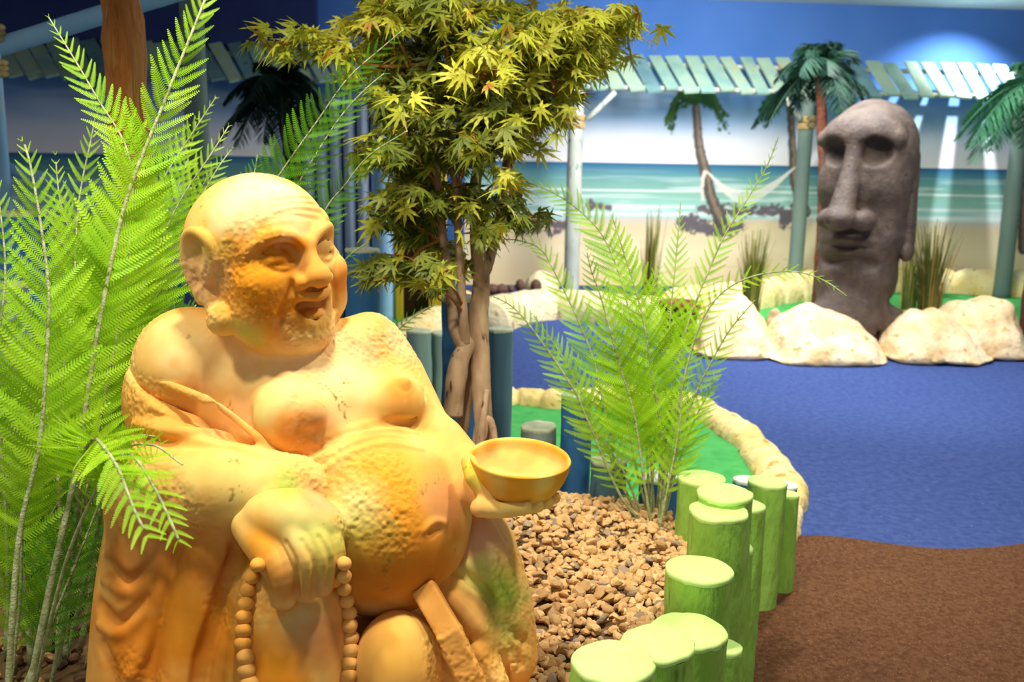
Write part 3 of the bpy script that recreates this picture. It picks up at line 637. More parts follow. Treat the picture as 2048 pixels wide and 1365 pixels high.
# --- mural: a painted beach, colour per vertex
def build_mural():
    s0, s1 = SL+.1, SR-.1; z1 = Z_AB+.25; z0 = 0.02; st = .0125
    ns_, nz = int((s1-s0)/st), int((z1-z0)/st)
    S_, Z_ = np.meshgrid(np.linspace(s0, s1, ns_), np.linspace(z0, z1, nz), indexing='ij'); s = S_.ravel(); z = Z_.ravel()
    off = .015; v = np.array([0, WD, 0])+np.outer(s, WS)+np.outer(z, [0, 0, 1])+WN*off
    i = np.arange(ns_-1)[:, None]*nz; j = np.arange(nz-1)[None]; q = np.stack([i+j, i+nz+j, i+nz+j+1, i+j+1], -1).reshape(-1, 4)
    p3 = np.stack([s, z*0, z], -1)
    N = lambda fs, fz, seed, o=3: noise(np.stack([s*fs, z*0, z*fz], -1), 1, seed, o)
    hz = onwall(1300, 327, off)[1]
    c = lambda *a: np.array(srgb(*a)[:3])
    def gr(t, stops):
        t = np.clip(t, stops[0][0], stops[-1][0]); out = np.zeros((len(t), 3))
        for k in range(3): out[:, k] = np.interp(t, [a for a, _ in stops], [c(*b)[k] for _, b in stops])
        return out
    sky = gr(z-hz+.05*N(1.0, 3, 4), [(0, (232, 226, 226)), (.3, (206, 212, 226)), (.5, (146, 180, 220)), (.8, (84, 134, 202)), (1.2, (46, 98, 184))])
    w = np.clip((N(.8, 5, 9)-.1)*2, 0, .6)*np.clip((z-hz)*3, 0, 1); sky = sky*(1-w[:, None])+c(196, 214, 236)*w[:, None]
    sea = gr(hz-z, [(0, (34, 92, 138)), (.04, (62, 116, 148)), (.14, (98, 152, 158)), (.3, (134, 178, 164)), (.46, (150, 200, 190)), (.6, (166, 206, 204))])
    fo = np.clip((N(.9, 26, 14, 3)-.18)*5, 0, .8)*np.clip((hz-z-.06)*4, 0, 1); sea = sea*(1-fo[:, None])+c(206, 224, 222)*fo[:, None]
    for zz, th, sd in ((.30, .012, 3), (.47, .016, 7), (.56, .022, 5)):
        d = np.abs(hz-zz+.02*noise(np.stack([s*.8, s*0, s*0], -1), 1, sd, 3)-z); ww = np.clip(1.4-d/th, 0, 1)*.85; sea = sea*(1-ww[:, None])+c(226, 232, 232)*ww[:, None]
    sh = hz-.62+.05*noise(np.stack([s*.5, s*0, s*0], -1), 1, 77, 2)
    sand = gr(sh-z+.06*N(.7, 4, 19), [(0, (206, 196, 184)), (.08, (220, 200, 164)), (.35, (240, 222, 184)), (.6, (240, 216, 174)), (1.0, (244, 222, 176))])
    rp = np.clip(np.abs(N(.5, 7, 29, 2))*-30+1, 0, .55); sand = sand*(1-rp[:, None])+c(206, 180, 140)*rp[:, None]
    a = np.clip((z-sh)/.02+.5, 0, 1)[:, None]; col = sand*(1-a)+sea*a
    a = np.clip((z-hz)/.008+.5, 0, 1)[:, None]; col = col*(1-a)+sky*a
    pt = lambda x, y: np.array(onwall(x, y, off))
    def blend(w, cc):
        nonlocal col
        w = np.clip(w, 0, 1)[:, None]; col = col*(1-w)+np.asarray(cc)*w
    def stroke(pts, r0, r1, cc, soft=.012, rag=0):
        p = catmull([pt(*k) for k in pts], 26)
        bb = (s > p[:, 0].min()-r0-.1) & (s < p[:, 0].max()+r0+.1) & (z > p[:, 1].min()-r0-.1) & (z < p[:, 1].max()+r0+.1); ii = np.where(bb)[0]
        if len(ii) == 0: return
        X = np.stack([s[ii], z[ii]], -1); best = np.full(len(ii), 9.0)
        for k in range(len(p)-1):
            ab = p[k+1]-p[k]; t = np.clip(((X-p[k])@ab)/(ab@ab+1e-12), 0, 1); d = np.linalg.norm(X-p[k]-t[:, None]*ab, axis=1)-(r0+(r1-r0)*(k+t)/(len(p)-1)); best = np.minimum(best, d)
        if rag: best = best+rag*noise(np.stack([X[:, 0], X[:, 0]*0, X[:, 1]], -1), 26, 5, 2)
        ww = np.zeros(len(s)); ww[ii] = np.clip(.5-best/soft, 0, 1); blend(ww, cc)
    # palm shade and driftwood painted on the sand
    for pts, r in (([(1010, 438), (1080, 448), (1150, 452)], .07), ([(1040, 460), (1120, 462)], .05), ([(1180, 412), (1215, 416)], .05), ([(1370, 445), (1440, 462), (1480, 452)], .09), ([(1400, 420), (1460, 424), (1600, 426)], .05), ([(1570, 440), (1600, 436)], .08), ([(1600, 412), (1500, 418), (1440, 410)], .025)):
        stroke(pts, r, r*.6, c(104, 96, 104), .03, .06)
    # painted palms
    def palm(tr, crown, sz, r):
        stroke(tr, r, r*.62, c(86, 78, 74), .012, .01); stroke([(x+2, y) for x, y in tr], r*.35, r*.2, c(134, 118, 104), .015, .02)
        g = np.random.default_rng(int(crown[0]))
        for a in np.linspace(-.3, math.pi+.3, 9):
            dx, dy = math.cos(a)*sz, -math.sin(a)*sz*.45
            for _ in range(5):
                e = (crown[0]+dx*(.8+.3*g.random()), crown[1]+dy+abs(dx)*.55+g.random()*30); m_ = (crown[0]+dx*.55, crown[1]+dy*1.1+g.random()*12-4)
                stroke([crown, m_, e], .035, .008, c(*((34, 76, 44) if g.random() < .6 else (62, 96, 40))), .02, .03)
    palm([(1442, 442), (1424, 400), (1412, 350), (1398, 290), (1392, 215)], (1392, 200), 62, .075)
    palm([(1612, 425), (1590, 370), (1586, 310), (1582, 240), (1578, 200)], (1576, 188), 58, .06)
    palm([(2046, 500), (2046, 400), (2060, 240)], (2048, 215), 90, .06)
    # hammock between the palms
    for k in range(7): stroke([(1416, 345), (1450, 372+k*2.5), (1492, 384+k*4), (1540, 368+k*2.5), (1590, 335)], .006, .006, c(226, 222, 214), .01)
    stroke([(1410, 345), (1404, 370), (1406, 400)], .02, .012, c(222, 210, 200), .01, .02)
    # slight random tone variation over the whole panorama
    jit = 1+.04*N(6, 6, 90, 2); col = np.clip(col*jit[:, None], 0, 1)
    return tag(link('mural', MB().add(v, q), M['mural'], colors=col), 'long painted beach mural with turquoise sea, palms and a hammock', 'mural')
build_mural()

# --- awning of slanted planks
def build_awning():
    off_t, off_b = .35, .9
    root = empty('plank_awning', wallp(0, Z_AB, .6), 'slanted awning of weathered blue and green planks above the mural', 'awning')
    def rail(off, z, r):
        mb = MB(); tube(mb, [wallp(-8.6, z, off), wallp(8.6, z, off)], r, 8, 2); link('rail', mb, M['pole'], root)
    rail(off_t+.03, Z_AT-.09, .025); rail(off_b-.08, Z_AB+.03, .025)
    xs = np.arange(-60, 2100, 36.5); k = 0
    for x in xs:
        g = random.random
        yb = 178+(x-1150)*.029; yt = 108+(x-1150)*.029
        # bottom and top of this plank on the two offset planes
        sb, _ = onwall(x+20, yb, off_b); st_, _ = onwall(x-20, yt, off_t)
        zb = Z_AB+(g()-.5)*.05; zt = Z_AT+(g()-.5)*.03
        a = wallp(sb, zb, off_b); b = wallp(st_, zt, off_t); y = b-a; L = np.linalg.norm(y); y /= L; xx = WS-y*np.dot(WS, y); xx /= np.linalg.norm(xx); zz = np.cross(xx, y)
        w = .064+.014*g(); mb = MB(); ang = (g()-.5)*.10; xx2 = xx*math.cos(ang)+y*math.sin(ang); y2 = y*math.cos(ang)-xx*math.sin(ang)
        box(mb, (a+b)/2, np.array([xx2, y2, zz]), [w, L/2, .012])
        o = link('plank', mb, M[random.choice(['plank', 'plank', 'plank2', 'plank3', 'plank3'])], root, smooth=False); k += 1
build_awning()
def rope_wrap(c, r, ax=(0, 0, 1), turns=3, mbr=.011, name='rope_binding', parent=None):
    ax = np.array(ax, float)/np.linalg.norm(ax); a = np.cross(ax, [0.3, 1, .1]); a /= np.linalg.norm(a); b = np.cross(ax, a)
    t = np.linspace(0, turns*2*math.pi, turns*14); pts = np.array(c)+np.outer(np.cos(t)*(r+mbr*.7), a)+np.outer(np.sin(t)*(r+mbr*.7), b)+np.outer((t/(2*math.pi)-turns/2)*mbr*1.8, ax)
    mb = MB(); tube(mb, pts, mbr, 6, len(pts)); return link(name, mb, M['rope'], parent)
def post(px, ytop, ybot, off, r, mat, label, name='awning_post', ties=(), brace=None, zt=None):
    s, _ = onwall(px, ytop, off); zt = zt or Z_AB+.02
    root = empty(name, wallp(s, 0, off), label, 'post')
    mb = MB(); tube(mb, [wallp(s, 0, off), wallp(s, zt*.5, off), wallp(s, zt, off)], [r*1.05, r, r*.96], 14, 24, wob=.06, seed=int(px)); link('pole', mb, M[mat], root)
    for ty in ties: rope_wrap(wallp(s, onwall(px, ty, off)[1], off), r, parent=root)
    for bx_, by, ex, ey in (brace or []):
        mb = MB(); a = wallp(*onwall(bx_, by, off+.0), off+.06); b = wallp(*onwall(ex, ey, off), off+.06); tube(mb, [a, b], .028, 8, 4); link('brace', mb, M['pole'], root)
    return root
post(1152, 240, 570, .85, .078, 'pole', 'pale rope-tied awning post rising behind the green fern', ties=(236, 251), brace=[(1172, 240, 1228, 185)])
post(1613, 240, 540, .85, .075, 'teal_pole', 'grey-green rope-tied awning post left of the dark stone head', ties=(238, 252), brace=[(1598, 240, 1560, 190)])
post(2036, 300, 540, .85, .085, 'teal_pole', 'blue-grey awning post at the right edge of the picture')

# --- blue boarded hut with a dark doorway, behind the leafy tree
def build_hut():
    D = 8.2; root = empty('blue_hut', onz(770, 640, 0), 'pale blue hut of upright boards beside a dark yellow-framed doorway', 'hut')
    b0 = W(640, 600, D); b1 = W(800, 600, D); y0 = b0[1]; z_top = W(720, 205, D)[2]
    x0 = W(560, 400, D)[0]; x1 = W(800, 400, D)[0]; n = 9; w = (x1-x0)/n
    for k in range(n):
        mb = MB(); tube(mb, [(x0+(k+.5)*w, y0, 0.005), (x0+(k+.5)*w, y0, z_top)], w*.44, 12, 2); link('board', mb, M['hut_board'], root)
    mb = MB(); box(mb, ((x0+x1)/2, y0+.09, z_top/2), AX, ((x1-x0)/2, .02, z_top/2)); link('backing', mb, M['hut_blue'], root, smooth=False)
    xa, xb = W(803, 400, D)[0], W(872, 400, D)[0]; zt = W(840, 325, D)[2]
    mb = MB(); box(mb, ((xa+xb)/2, y0+.1, zt/2), AX, ((xb-xa)/2, .03, zt/2)); link('doorway_shade', mb, M['doorway_dark'], root, smooth=False)  # solid dark sheet standing in for the shade inside the doorway
    mb = MB(); 
    for x in (xa, xb+.03): box(mb, (x, y0, zt/2), AX, (.028 if x == xa else .07, .05, zt/2))
    box(mb, ((xa+xb)/2, y0, zt+.02), AX, ((xb-xa)/2+.09, .05, .05)); link('door_frame', mb, M['yellow'], root, smooth=False)
    xr = W(930, 400, D)[0]; mb = MB(); box(mb, ((xb+.1+xr)/2, y0+.09, z_top/2), AX, ((xr-xb-.1)/2, .02, z_top/2)); link('side_panel', mb, M['hut_blue'], root, smooth=False)
    c = W(766, 400, D-.4); zt = W(766, 180, D-.4)[2]
    mb = MB(); tube(mb, [(c[0], c[1], 0.005), (c[0], c[1], zt)], .075, 14, 20, wob=.05); link('corner_pole', mb, M['sky_pole'], root)
    for yy in (214, 240): rope_wrap((c[0], c[1], W(766, yy, D-.4)[2]), .078, parent=root)
    mb = MB(); a = W(740, 214, D-.5); b = W(790, 214, D-.5); tube(mb, [a, b], .03, 8, 3); link('cross_tie', mb, M['rope'], root)
build_hut()

# --- near left frame of blue poles and the driftwood trunk
def pole_thing(name, a, b, r, mat, label, ties=(), mids=None, wob=.04, seg=18, r1=None, zfoot=False):
    root = empty(name, (a[0], a[1], min(a[2], b[2])), label, 'pole'); mb = MB(); r1 = r1 or r
    pts = [a]+(mids or [])+[b]; tube(mb, pts, np.linspace(r, r1, len(pts)), seg, 28, wob=wob, seed=3); link('shaft', mb, M[mat], root)
    for t in ties: c = np.array(a)*(1-t)+np.array(b)*t; rope_wrap(c, r, np.array(b)-np.array(a), 4, .014, parent=root)
    return root
a = W(400, 400, 5.2); zt = W(400, -30, 5.2)[2]
pole_thing('hut_pole', np.array([a[0], a[1], .0]), np.array([a[0], a[1], min(zt, ZC-.02)]), .062, 'teal_pole', 'pale teal upright pole behind the left fern, beside the driftwood trunk', ties=(.985,))
a = W(2, 300, 4.3); zt = W(2, -40, 4.3)[2]
pole_thing('hut_pole', np.array([a[0], a[1], .0]), np.array([a[0], a[1], min(zt, ZC-.02)]), .03, 'sky_pole', 'thin blue upright pole at the left picture edge with rope bindings')
rope_wrap((a[0]+.0, a[1], W(2, 72, 4.3)[2]), .035, turns=3, mbr=.014)['label'] = 'upper rope binding round the pole at the left edge'
bpy.context.scene.collection.objects['rope_binding.' + '%03d' % 0] if False else None
ra = [o for o in scene.collection.objects if o.name.startswith('rope_binding') and o.parent is None][-1]; ra['category'] = 'rope'
o = rope_wrap((a[0]+.0, a[1], W(2, 140, 4.3)[2]), .035, turns=3, mbr=.014); o['label'] = 'lower rope binding round the pole at the left edge'; o['category'] = 'rope'
pole_thing('slanting_beam', W(-60, 112, 4.25), W(370, -22, 4.25), .042, 'sky_pole', 'light blue round beam slanting up behind the fern tips')
pole_thing('slanting_beam', W(-60, 318, 4.4), W(190, 385, 4.4), .03, 'sky_pole', 'light blue round beam sloping down behind the left fern')
t0 = W(300, 640, 3.1)
pole_thing('driftwood_trunk', np.array([t0[0], t0[1]+.1, .25]), W(238, -40, 3.0), .062, 'driftwood', 'rough orange-brown driftwood trunk standing behind the left fern', mids=[W(290, 480, 3.1), W(262, 280, 3.05), W(250, 120, 3.0)], wob=.38, seg=28)

# --- posts
def log_post(px, ytop, wpx, dia, side, top, label, zb=0.0, group=None, name='log_post', D=None, lean=(0, 0), seed=0, rim=True):
    D = D or dia*FPX/wpx; c = W(px, ytop, D); r = dia/2; H = c[2]-zb; root = empty(name, (c[0], c[1], zb), label, 'post', group)
    n = 26; seg = 40; z = np.linspace(0, 1, n); th = np.linspace(0, 2*math.pi, seg, endpoint=False)
    R = r*(1+.03*np.sin(z*4+seed)+.05*(1-z))[:, None]*np.ones(seg)
    P = np.stack([np.cos(th)[None]*np.ones((n, 1)), np.sin(th)[None]*np.ones((n, 1)), z[:, None]*H/r*.35*np.ones((1, seg))], -1).reshape(-1, 3)
    R = R*(1+.07*noise(P, 1.3, seed, 2).reshape(n, seg)+.022*noise(P, 6, seed+9, 2).reshape(n, seg))
    # a long drying crack
    ca = 4.4+seed*1.7; dth = np.abs((th-ca+math.pi) % (2*math.pi)-math.pi); R = R*(1-.05*np.exp(-(dth/.05)**2)[None]*(z[:, None] > .1))
    v = np.stack([c[0]+lean[0]*(z[:, None]-1)*H+R*np.cos(th), c[1]+lean[1]*(z[:, None]-1)*H+R*np.sin(th), zb+z[:, None]*(H-.012)*np.ones(seg)], -1).reshape(-1, 3)
    i = np.arange(n-1)[:, None]*seg; j = np.arange(seg)[None]; j2 = (j+1) % seg
    mb = MB(); mb.add(v, np.stack([i+j, i+j2, i+seg+j2, i+seg+j], -1).reshape(-1, 4)); link('trunk', mb, M[side], root)
    # top with slightly lapping uneven rim; green tops carry overhead light in their colour
    rings = [(1.004, -.010), (1.014, -.007), (1.008, -.002), (.96, 0.0), (.6, .002), (.25, .002), (.01, .002)]; vt = []
    rimn = noise(np.stack([np.cos(th)*3, np.sin(th)*3, th*0+seed], -1), 1, seed, 3)
    for q, (k, dz) in enumerate(rings):
        vt.append(np.stack([c[0]+R[-1]*k*np.cos(th), c[1]+R[-1]*k*np.sin(th), c[2]-.002+dz-(.006*np.abs(rimn) if q == 0 else 0)+0*th+.003*noise(np.stack([np.cos(th)*k, np.sin(th)*k, th*0], -1), 2, seed+4, 2)], -1))
    vt = np.concatenate(vt); i = np.arange(len(rings)-1)[:, None]*seg
    mb = MB(); mb.add(vt, [np.stack([i+j, i+j2, i+seg+j2, i+seg+j], -1).reshape(-1, 4), (np.arange(seg)+(len(rings)-1)*seg)[None]]); link('cut_top', mb, M[top], root)
    return root
GP = [(1226, 1320, 171, .13, 'big lime green log post with cracked top at the bottom edge, front of the row'),
      (1316, 1282, 150, .126, 'lime green log post second from the front, left of the wide one behind it'),
      (1377, 1257, 152, .142, 'lime green log post third from the front, above the two nearest'),
      (1400, 1135, 129, .13, 'stout lime green log post standing alone in the middle of the row'),
      (1436, 1018, 113, .13, 'lime green log post with pale bright top, in front of two others'),
      (1450, 983, 110, .13, 'lime green log post just behind the pale-topped one'),
      (1405, 953, 95, .13, 'lime green log post at the back left of the row, beside the fern base'),
      (1535, 961, 79, .125, 'tall split lime green log post standing on the brown carpet'),
      (1577, 986, 44, .072, 'slim lime green log post at the far right end of the row')]
for k, (x, y, w, d, lb) in enumerate(GP): log_post(x, y, w, d, 'green_paint', 'green_top_lit', lb, 0.004, name='green_log_post', seed=k, D=(3.12 if k == 8 else None), lean=((.03, 0) if k == 7 else (0, 0)))
log_post(1496, 1008, 62, .09, 'green_paint', 'green_top_lit', 'thin lime green log post half hidden behind the pale-topped post', .004, name='green_log_post', D=2.5, seed=11)
log_post(1476, 1092, 62, .075, 'green_paint', 'green_top_lit', 'short green log post peeping out right of the middle stout post', .004, name='green_log_post', D=2.33, seed=12)
log_post(1451, 1290, 70, .07, 'green_paint', 'green_top_lit', 'low green log post stub beside the third post from the front', .004, name='green_log_post', D=1.92, seed=13)
log_post(1490, 957, 42, .085, 'blue_log', 'pale_top', 'pale blue log stump behind the tall split green post, left one', .004, D=3.45, seed=14)
log_post(1568, 968, 52, .095, 'blue_log', 'pale_top', 'pale blue log stump behind the slim green post, right one', .004, D=3.4, seed=15)
BL = [(725, 496, 72, 3.4, 'blue_log', 'log_top', 'tall dark blue log post right behind the statue face'),
      (922, 592, 78, 3.15, 'blue_log', 'log_top', 'bright blue log post behind the tree trunk'),
      (1000, 655, 54, 3.35, 'slate_log', 'log_top', 'slate blue log post immediately right of the tree trunk'),
      (1077, 850, 72, 2.95, 'grey_log', 'log_top', 'short grey log post with a mottled top above the bowl'),
      (1154, 787, 62, 3.0, 'blue_log', 'pale_top', 'blue log post right of the short grey one'),
      (1218, 918, 74, 2.95, 'slate_log', 'log_top', 'dark slate log post behind the fern stems'),
      (1318, 952, 80, 3.05, 'blue_log', 'pale_top', 'low blue log post behind the fern, beside the green row'),
      (838, 660, 52, 4.6, 'grey_log', 'log_top', 'grey log post beyond the statue shoulder, left of the tree'),
      (880, 664, 36, 4.7, 'grey_log', 'log_top', 'small grey log post close behind the statue shoulder'),
      (38, 422, 120, 2.95, 'blue_log', 'log_top', 'broad blue log post behind the left fern, upper one'),
      (12, 566, 80, 2.75, 'grey_log', 'log_top', 'grey pale-topped log post at the left picture edge'),
      (230, 560, 80, 3.0, 'slate_log', 'log_top', 'slate blue log post hidden behind the middle of the left fern'),
      (135, 640, 84, 2.9, 'blue_log', 'log_top', 'blue log post behind the left fern, lower one'),
      (165, 1010, 90, 2.6, 'slate_log', 'log_top', 'low slate log post behind the fern stems, left of the statue')]
for k, (x, y, w, D, s_, t_, lb) in enumerate(BL): log_post(x, y, w, w*D/FPX*.98, s_, t_, lb, .004, D=D, seed=20+k)

# --- gravel bed
BEDP = np.array([(-1.3, 1.2, .34), (-.9, 1.7, .36), (-.55, 2.2, .38), (-.1, 1.5, .36), (.02, 1.75, .40), (.37, 1.75, .50), (.28, 1.45, .50), (.10, 2.50, .50), (.18, 2.48, .485), (.32, 2.6, .40), (.42, 2.45, .35), (.42, 2.72, .34), (.36, 2.1, .44), (0, 2.9, .36), (-.6, 2.9, .34), (.2, 2.95, .30), (.2, 2.1, .47), (-1.5, 2.8, .32)])
def bed_z(x, y):
    x = np.asarray(x, float); y = np.asarray(y, float); d2 = (x[..., None]-BEDP[:, 0])**2+(y[..., None]-BEDP[:, 1])**2; w = np.exp(-d2/(2*.16**2))+1e-5/(d2+.02); return (w*BEDP[:, 2]).sum(-1)/w.sum(-1)
bx_lim = [(1.13, .20), (1.4, .22), (1.65, .30), (1.9, .365), (2.15, .43), (2.35, .50), (2.6, .50), (2.85, .36), (3.05, .2)]
BX0 = -1.9
def bed_right(y): return np.interp(y, [a for a, _ in bx_lim], [b for _, b in bx_lim])
ny, nx = 150, 180; yy = np.linspace(1.1, 3.0, ny); G_ = []
for y in yy: xs = np.linspace(BX0, bed_right(y), nx); G_.append(np.stack([xs, xs*0+y, bed_z(xs, xs*0+y)], -1))
G_ = np.array(G_).reshape(-1, 3); G_[:, 2] += noise(G_, 30, 4, 3)*.008-.006
i = np.arange(ny-1)[:, None]*nx; j = np.arange(nx-1)[None]; q = np.stack([i+j, i+j+1, i+nx+j+1, i+nx+j], -1).reshape(-1, 4)
mb = MB(); mb.add(G_, q); ring = np.concatenate([np.arange(nx), np.arange(1, ny)*nx+nx-1, (ny-1)*nx+np.arange(nx-2, -1, -1), np.arange(ny-2, 0, -1)*nx])
low = G_[ring].copy(); low[:, 2] = .004; m = len(ring); k = np.arange(m); mb.add(np.vstack([G_[ring], low]), np.stack([k, k+m, (k+1) % m+m, (k+1) % m], -1))
tag(link('soil_bed', mb, M['soil']), 'raised bed of brown soil under the gravel between statue and green posts', 'soil bed')
# pebbles
pv, pf = ico(2); PEB = []
for k in range(12):
    g = np.random.default_rng(100+k); v = pv.copy()
    for _ in range(7):    # chip flat facets off
        nrm = g.normal(size=3); nrm /= np.linalg.norm(nrm); d = v@nrm; lim = g.uniform(.45, .8); v = v-np.outer(np.maximum(d-lim, 0), nrm)
    v = v*(1+.10*noise(v, 2.2, k, 2))[:, None]*np.array([1, g.uniform(.65, .9), g.uniform(.45, .7)]); PEB.append(v)
def in_view(p):
    v = MW.inverted() @ Vector(p); D = -v.z; return (D > .3), 1024+FPX*v.x/D, 682.5-FPX*v.y/D, D
cand = []
g = np.random.default_rng(5)
while len(cand) < 4400:
    y = g.uniform(1.2, 2.95); x = g.uniform(-.15, bed_right(y)-.01)
    cand.append((x, y))
cand = np.array(cand); zc = bed_z(cand[:, 0], cand[:, 1])
vis = []
stones = []
for (x, y), z in zip(cand, zc):
    ok, px, py, D = in_view((x, y, z)); s_ = g.uniform(.0105, .019)*(1 if g.random() > .08 else 1.25)
    front = 985 < px < 1380 and 960 < py < 1400
    bare = noise(np.array([[x, y, 0]]), 5.5, 70, 2)[0] > .40
    if bare and g.random() < .6: s_ *= .6
    stones.append((D, front, x, y, z+s_*.25+(g.random() < .35)*s_*.6, s_, g.integers(12), g.uniform(0, 6.28, 3), g.random()))
def rotm(a):
    from mathutils import Euler
    return np.array(Euler((a[0]*.12, a[1]*.12, a[2])).to_matrix())
stones.sort(key=lambda t: (not t[1], t[0]/t[5]))
pm = ['gravel', 'gravel', 'gravel2', 'gravel', 'gravel2', 'gravel', 'gravel2', 'gravel', 'gravel', 'gravel2', 'gravel3', 'gravel']; protos = []
for k in range(12):
    mb = MB(); mb.add(PEB[k], pf); o = link('gravel_stone', mb, M[pm[k]], smooth=False, origin=(0, 0, 0)); protos.append(o)
cnt = 0
from mathutils import Euler
# one visible one per screen patch first: take the nearest 300 in front
used = 0; rest = []
for t in stones:
    if t[1] and used < 300:
        src = protos[t[6]]
        o = src if src.get('label') is None else src.copy()
        if o is not src: scene.collection.objects.link(o)
        o.location = (t[2], t[3], t[4]); o.scale = (t[5],)*3; o.rotation_euler = (t[7][0]*.12, t[7][1]*.12, t[7][2])
        tag(o, 'chipped tan gravel stone lying near the front of the bed by the green posts', 'stone', 'gravel stones at the front of the bed'); used += 1
    else: rest.append(t)
for p in protos:
    if p.get('label') is None: bpy.data.objects.remove(p)
mb = MB(); gm = {}
mbs = [MB() for _ in range(3)]; mb = MB()
for t in rest:
    v = (PEB[t[6]]*t[5])@rotm(t[7]).T+np.array([t[2], t[3], t[4]]); mb.add(v, pf, int(t[6]))
tag(link('gravel', mb, [M[k] for k in pm], smooth=False), 'loose tan chipped gravel heaped behind the bowl and around the fern', 'gravel', kind='stuff')
# darker coarse rock at the left behind the statue
g = np.random.default_rng(15); mb = MB(); first = []
for k in range(420):
    x = g.uniform(-1.1, -.35); y = g.uniform(1.35, 2.6); z = float(bed_z(x, y)); s_ = g.uniform(.010, .028)
    if x > -.62 and y < 2.0: continue
    v = (PEB[g.integers(12)]*s_)@rotm(g.uniform(0, 6.28, 3)).T+np.array([x, y, z+s_*.3]); mb.add(v, pf, int(g.random() < .45))
tag(link('coarse_gravel', mb, [M['dark_rock'], M['gravel2']], smooth=False), 'dark brown coarse stones under the fern stems at the left', 'gravel', kind='stuff')

# --- boulders in front of the stone head (each from a chipped, noise-shaped solid fitted to a size)
def boulder(name, pts, D, depth, label, seed, mat='boulder', cat='rock', zb=0.0, group=None):
    """pts: outline of the rock seen from the path, left to right over its top (px, py); depth: real depth in metres"""
    yb_ = onz(float(np.mean([p[0] for p in pts])), max(p[1] for p in pts), 0)[1] if zb == 0 and D < 7 else None
    if yb_: D = (MWI @ Vector(onz(float(np.mean([p[0] for p in pts])), max(p[1] for p in pts), 0))).z*-1+depth*.35
    c = [W(x, y, D) for x, y in pts]; X = np.array([p[0] for p in c]); Z = np.array([p[2] for p in c]); x0, x1 = X.min(), X.max(); yc = (yb_+depth/2) if yb_ else W(pts[0][0], pts[0][1], D)[1]
    v, f = ico(5); v = v.copy(); g = np.random.default_rng(seed)
    w = (x1-x0)/2*1.06; xm = (x0+x1)/2
    o = np.argsort(X); prof = lambda x: np.interp(x, X[o], Z[o])
    e = 4.0; s_ = (np.abs(v)**e).sum(1)**(-1/e); v = v*s_[:, None]
    for _ in range(9):
        nrm = g.normal(size=3); nrm[2] = abs(nrm[2])*.6; nrm /= np.linalg.norm(nrm); lim = g.uniform(.8, 1.08); d = v@nrm; v = v-np.outer(np.maximum(d-lim, 0)*.8, nrm)
    xx = xm+v[:, 0]*w; top = prof(xx); q = np.clip(v[:, 2], 0, 1)
    z = np.where(v[:, 2] > 0, zb+.04+q**.9*(top-zb-.04)*1.0, zb+.04+v[:, 2]*.04)
    y = yc+v[:, 1]*depth/2*(1-.35*q)+q*depth*.12
    V = np.stack([xx, y, z], -1); n0 = v/np.linalg.norm(v, axis=1)[:, None]
    V = V+n0*(noise(V, 4.5, seed, 4)*.05+noise(V, 16, seed+3, 3)*.008)[:, None]; V[:, 2] = np.maximum(V[:, 2], zb)
    return tag(link(name, MB().add(V, f), M[mat]), label, cat, group)
boulder('boulder', [(1392, 718), (1402, 650), (1430, 610), (1500, 597), (1528, 610), (1535, 660), (1538, 722)], 6.7, .75, 'tan boulder left of the stone head, behind the tall fern frond', 31)
boulder('boulder', [(1530, 720), (1542, 660), (1562, 625), (1600, 608), (1660, 622), (1720, 645), (1755, 680), (1768, 700), (1772, 735)], 6.4, .7, 'long sloping tan boulder directly in front of the stone head', 32)
boulder('boulder', [(1772, 720), (1778, 670), (1800, 645), (1840, 627), (1900, 626), (1940, 640), (1962, 668), (1970, 735)], 6.2, .75, 'bright tan boulder with a rounded top right of the stone head', 33)
boulder('boulder', [(1890, 700), (1900, 625), (1925, 606), (1990, 600), (2025, 610), (2052, 640), (2060, 725)], 6.75, .7, 'tan boulder at the right picture edge behind the bright one', 34)
boulder('boulder', [(1532, 660), (1536, 628), (1552, 620), (1566, 630), (1568, 665)], 7.3, .2, 'small grey stone wedged between the two left boulders', 35, 'boulder_grey', zb=.0)
boulder('boulder', [(1798, 640), (1802, 626), (1815, 622), (1826, 630), (1828, 650)], 7.6, .2, 'small cream stone just right of the stone head shoulder', 36, 'boulder', zb=.0)

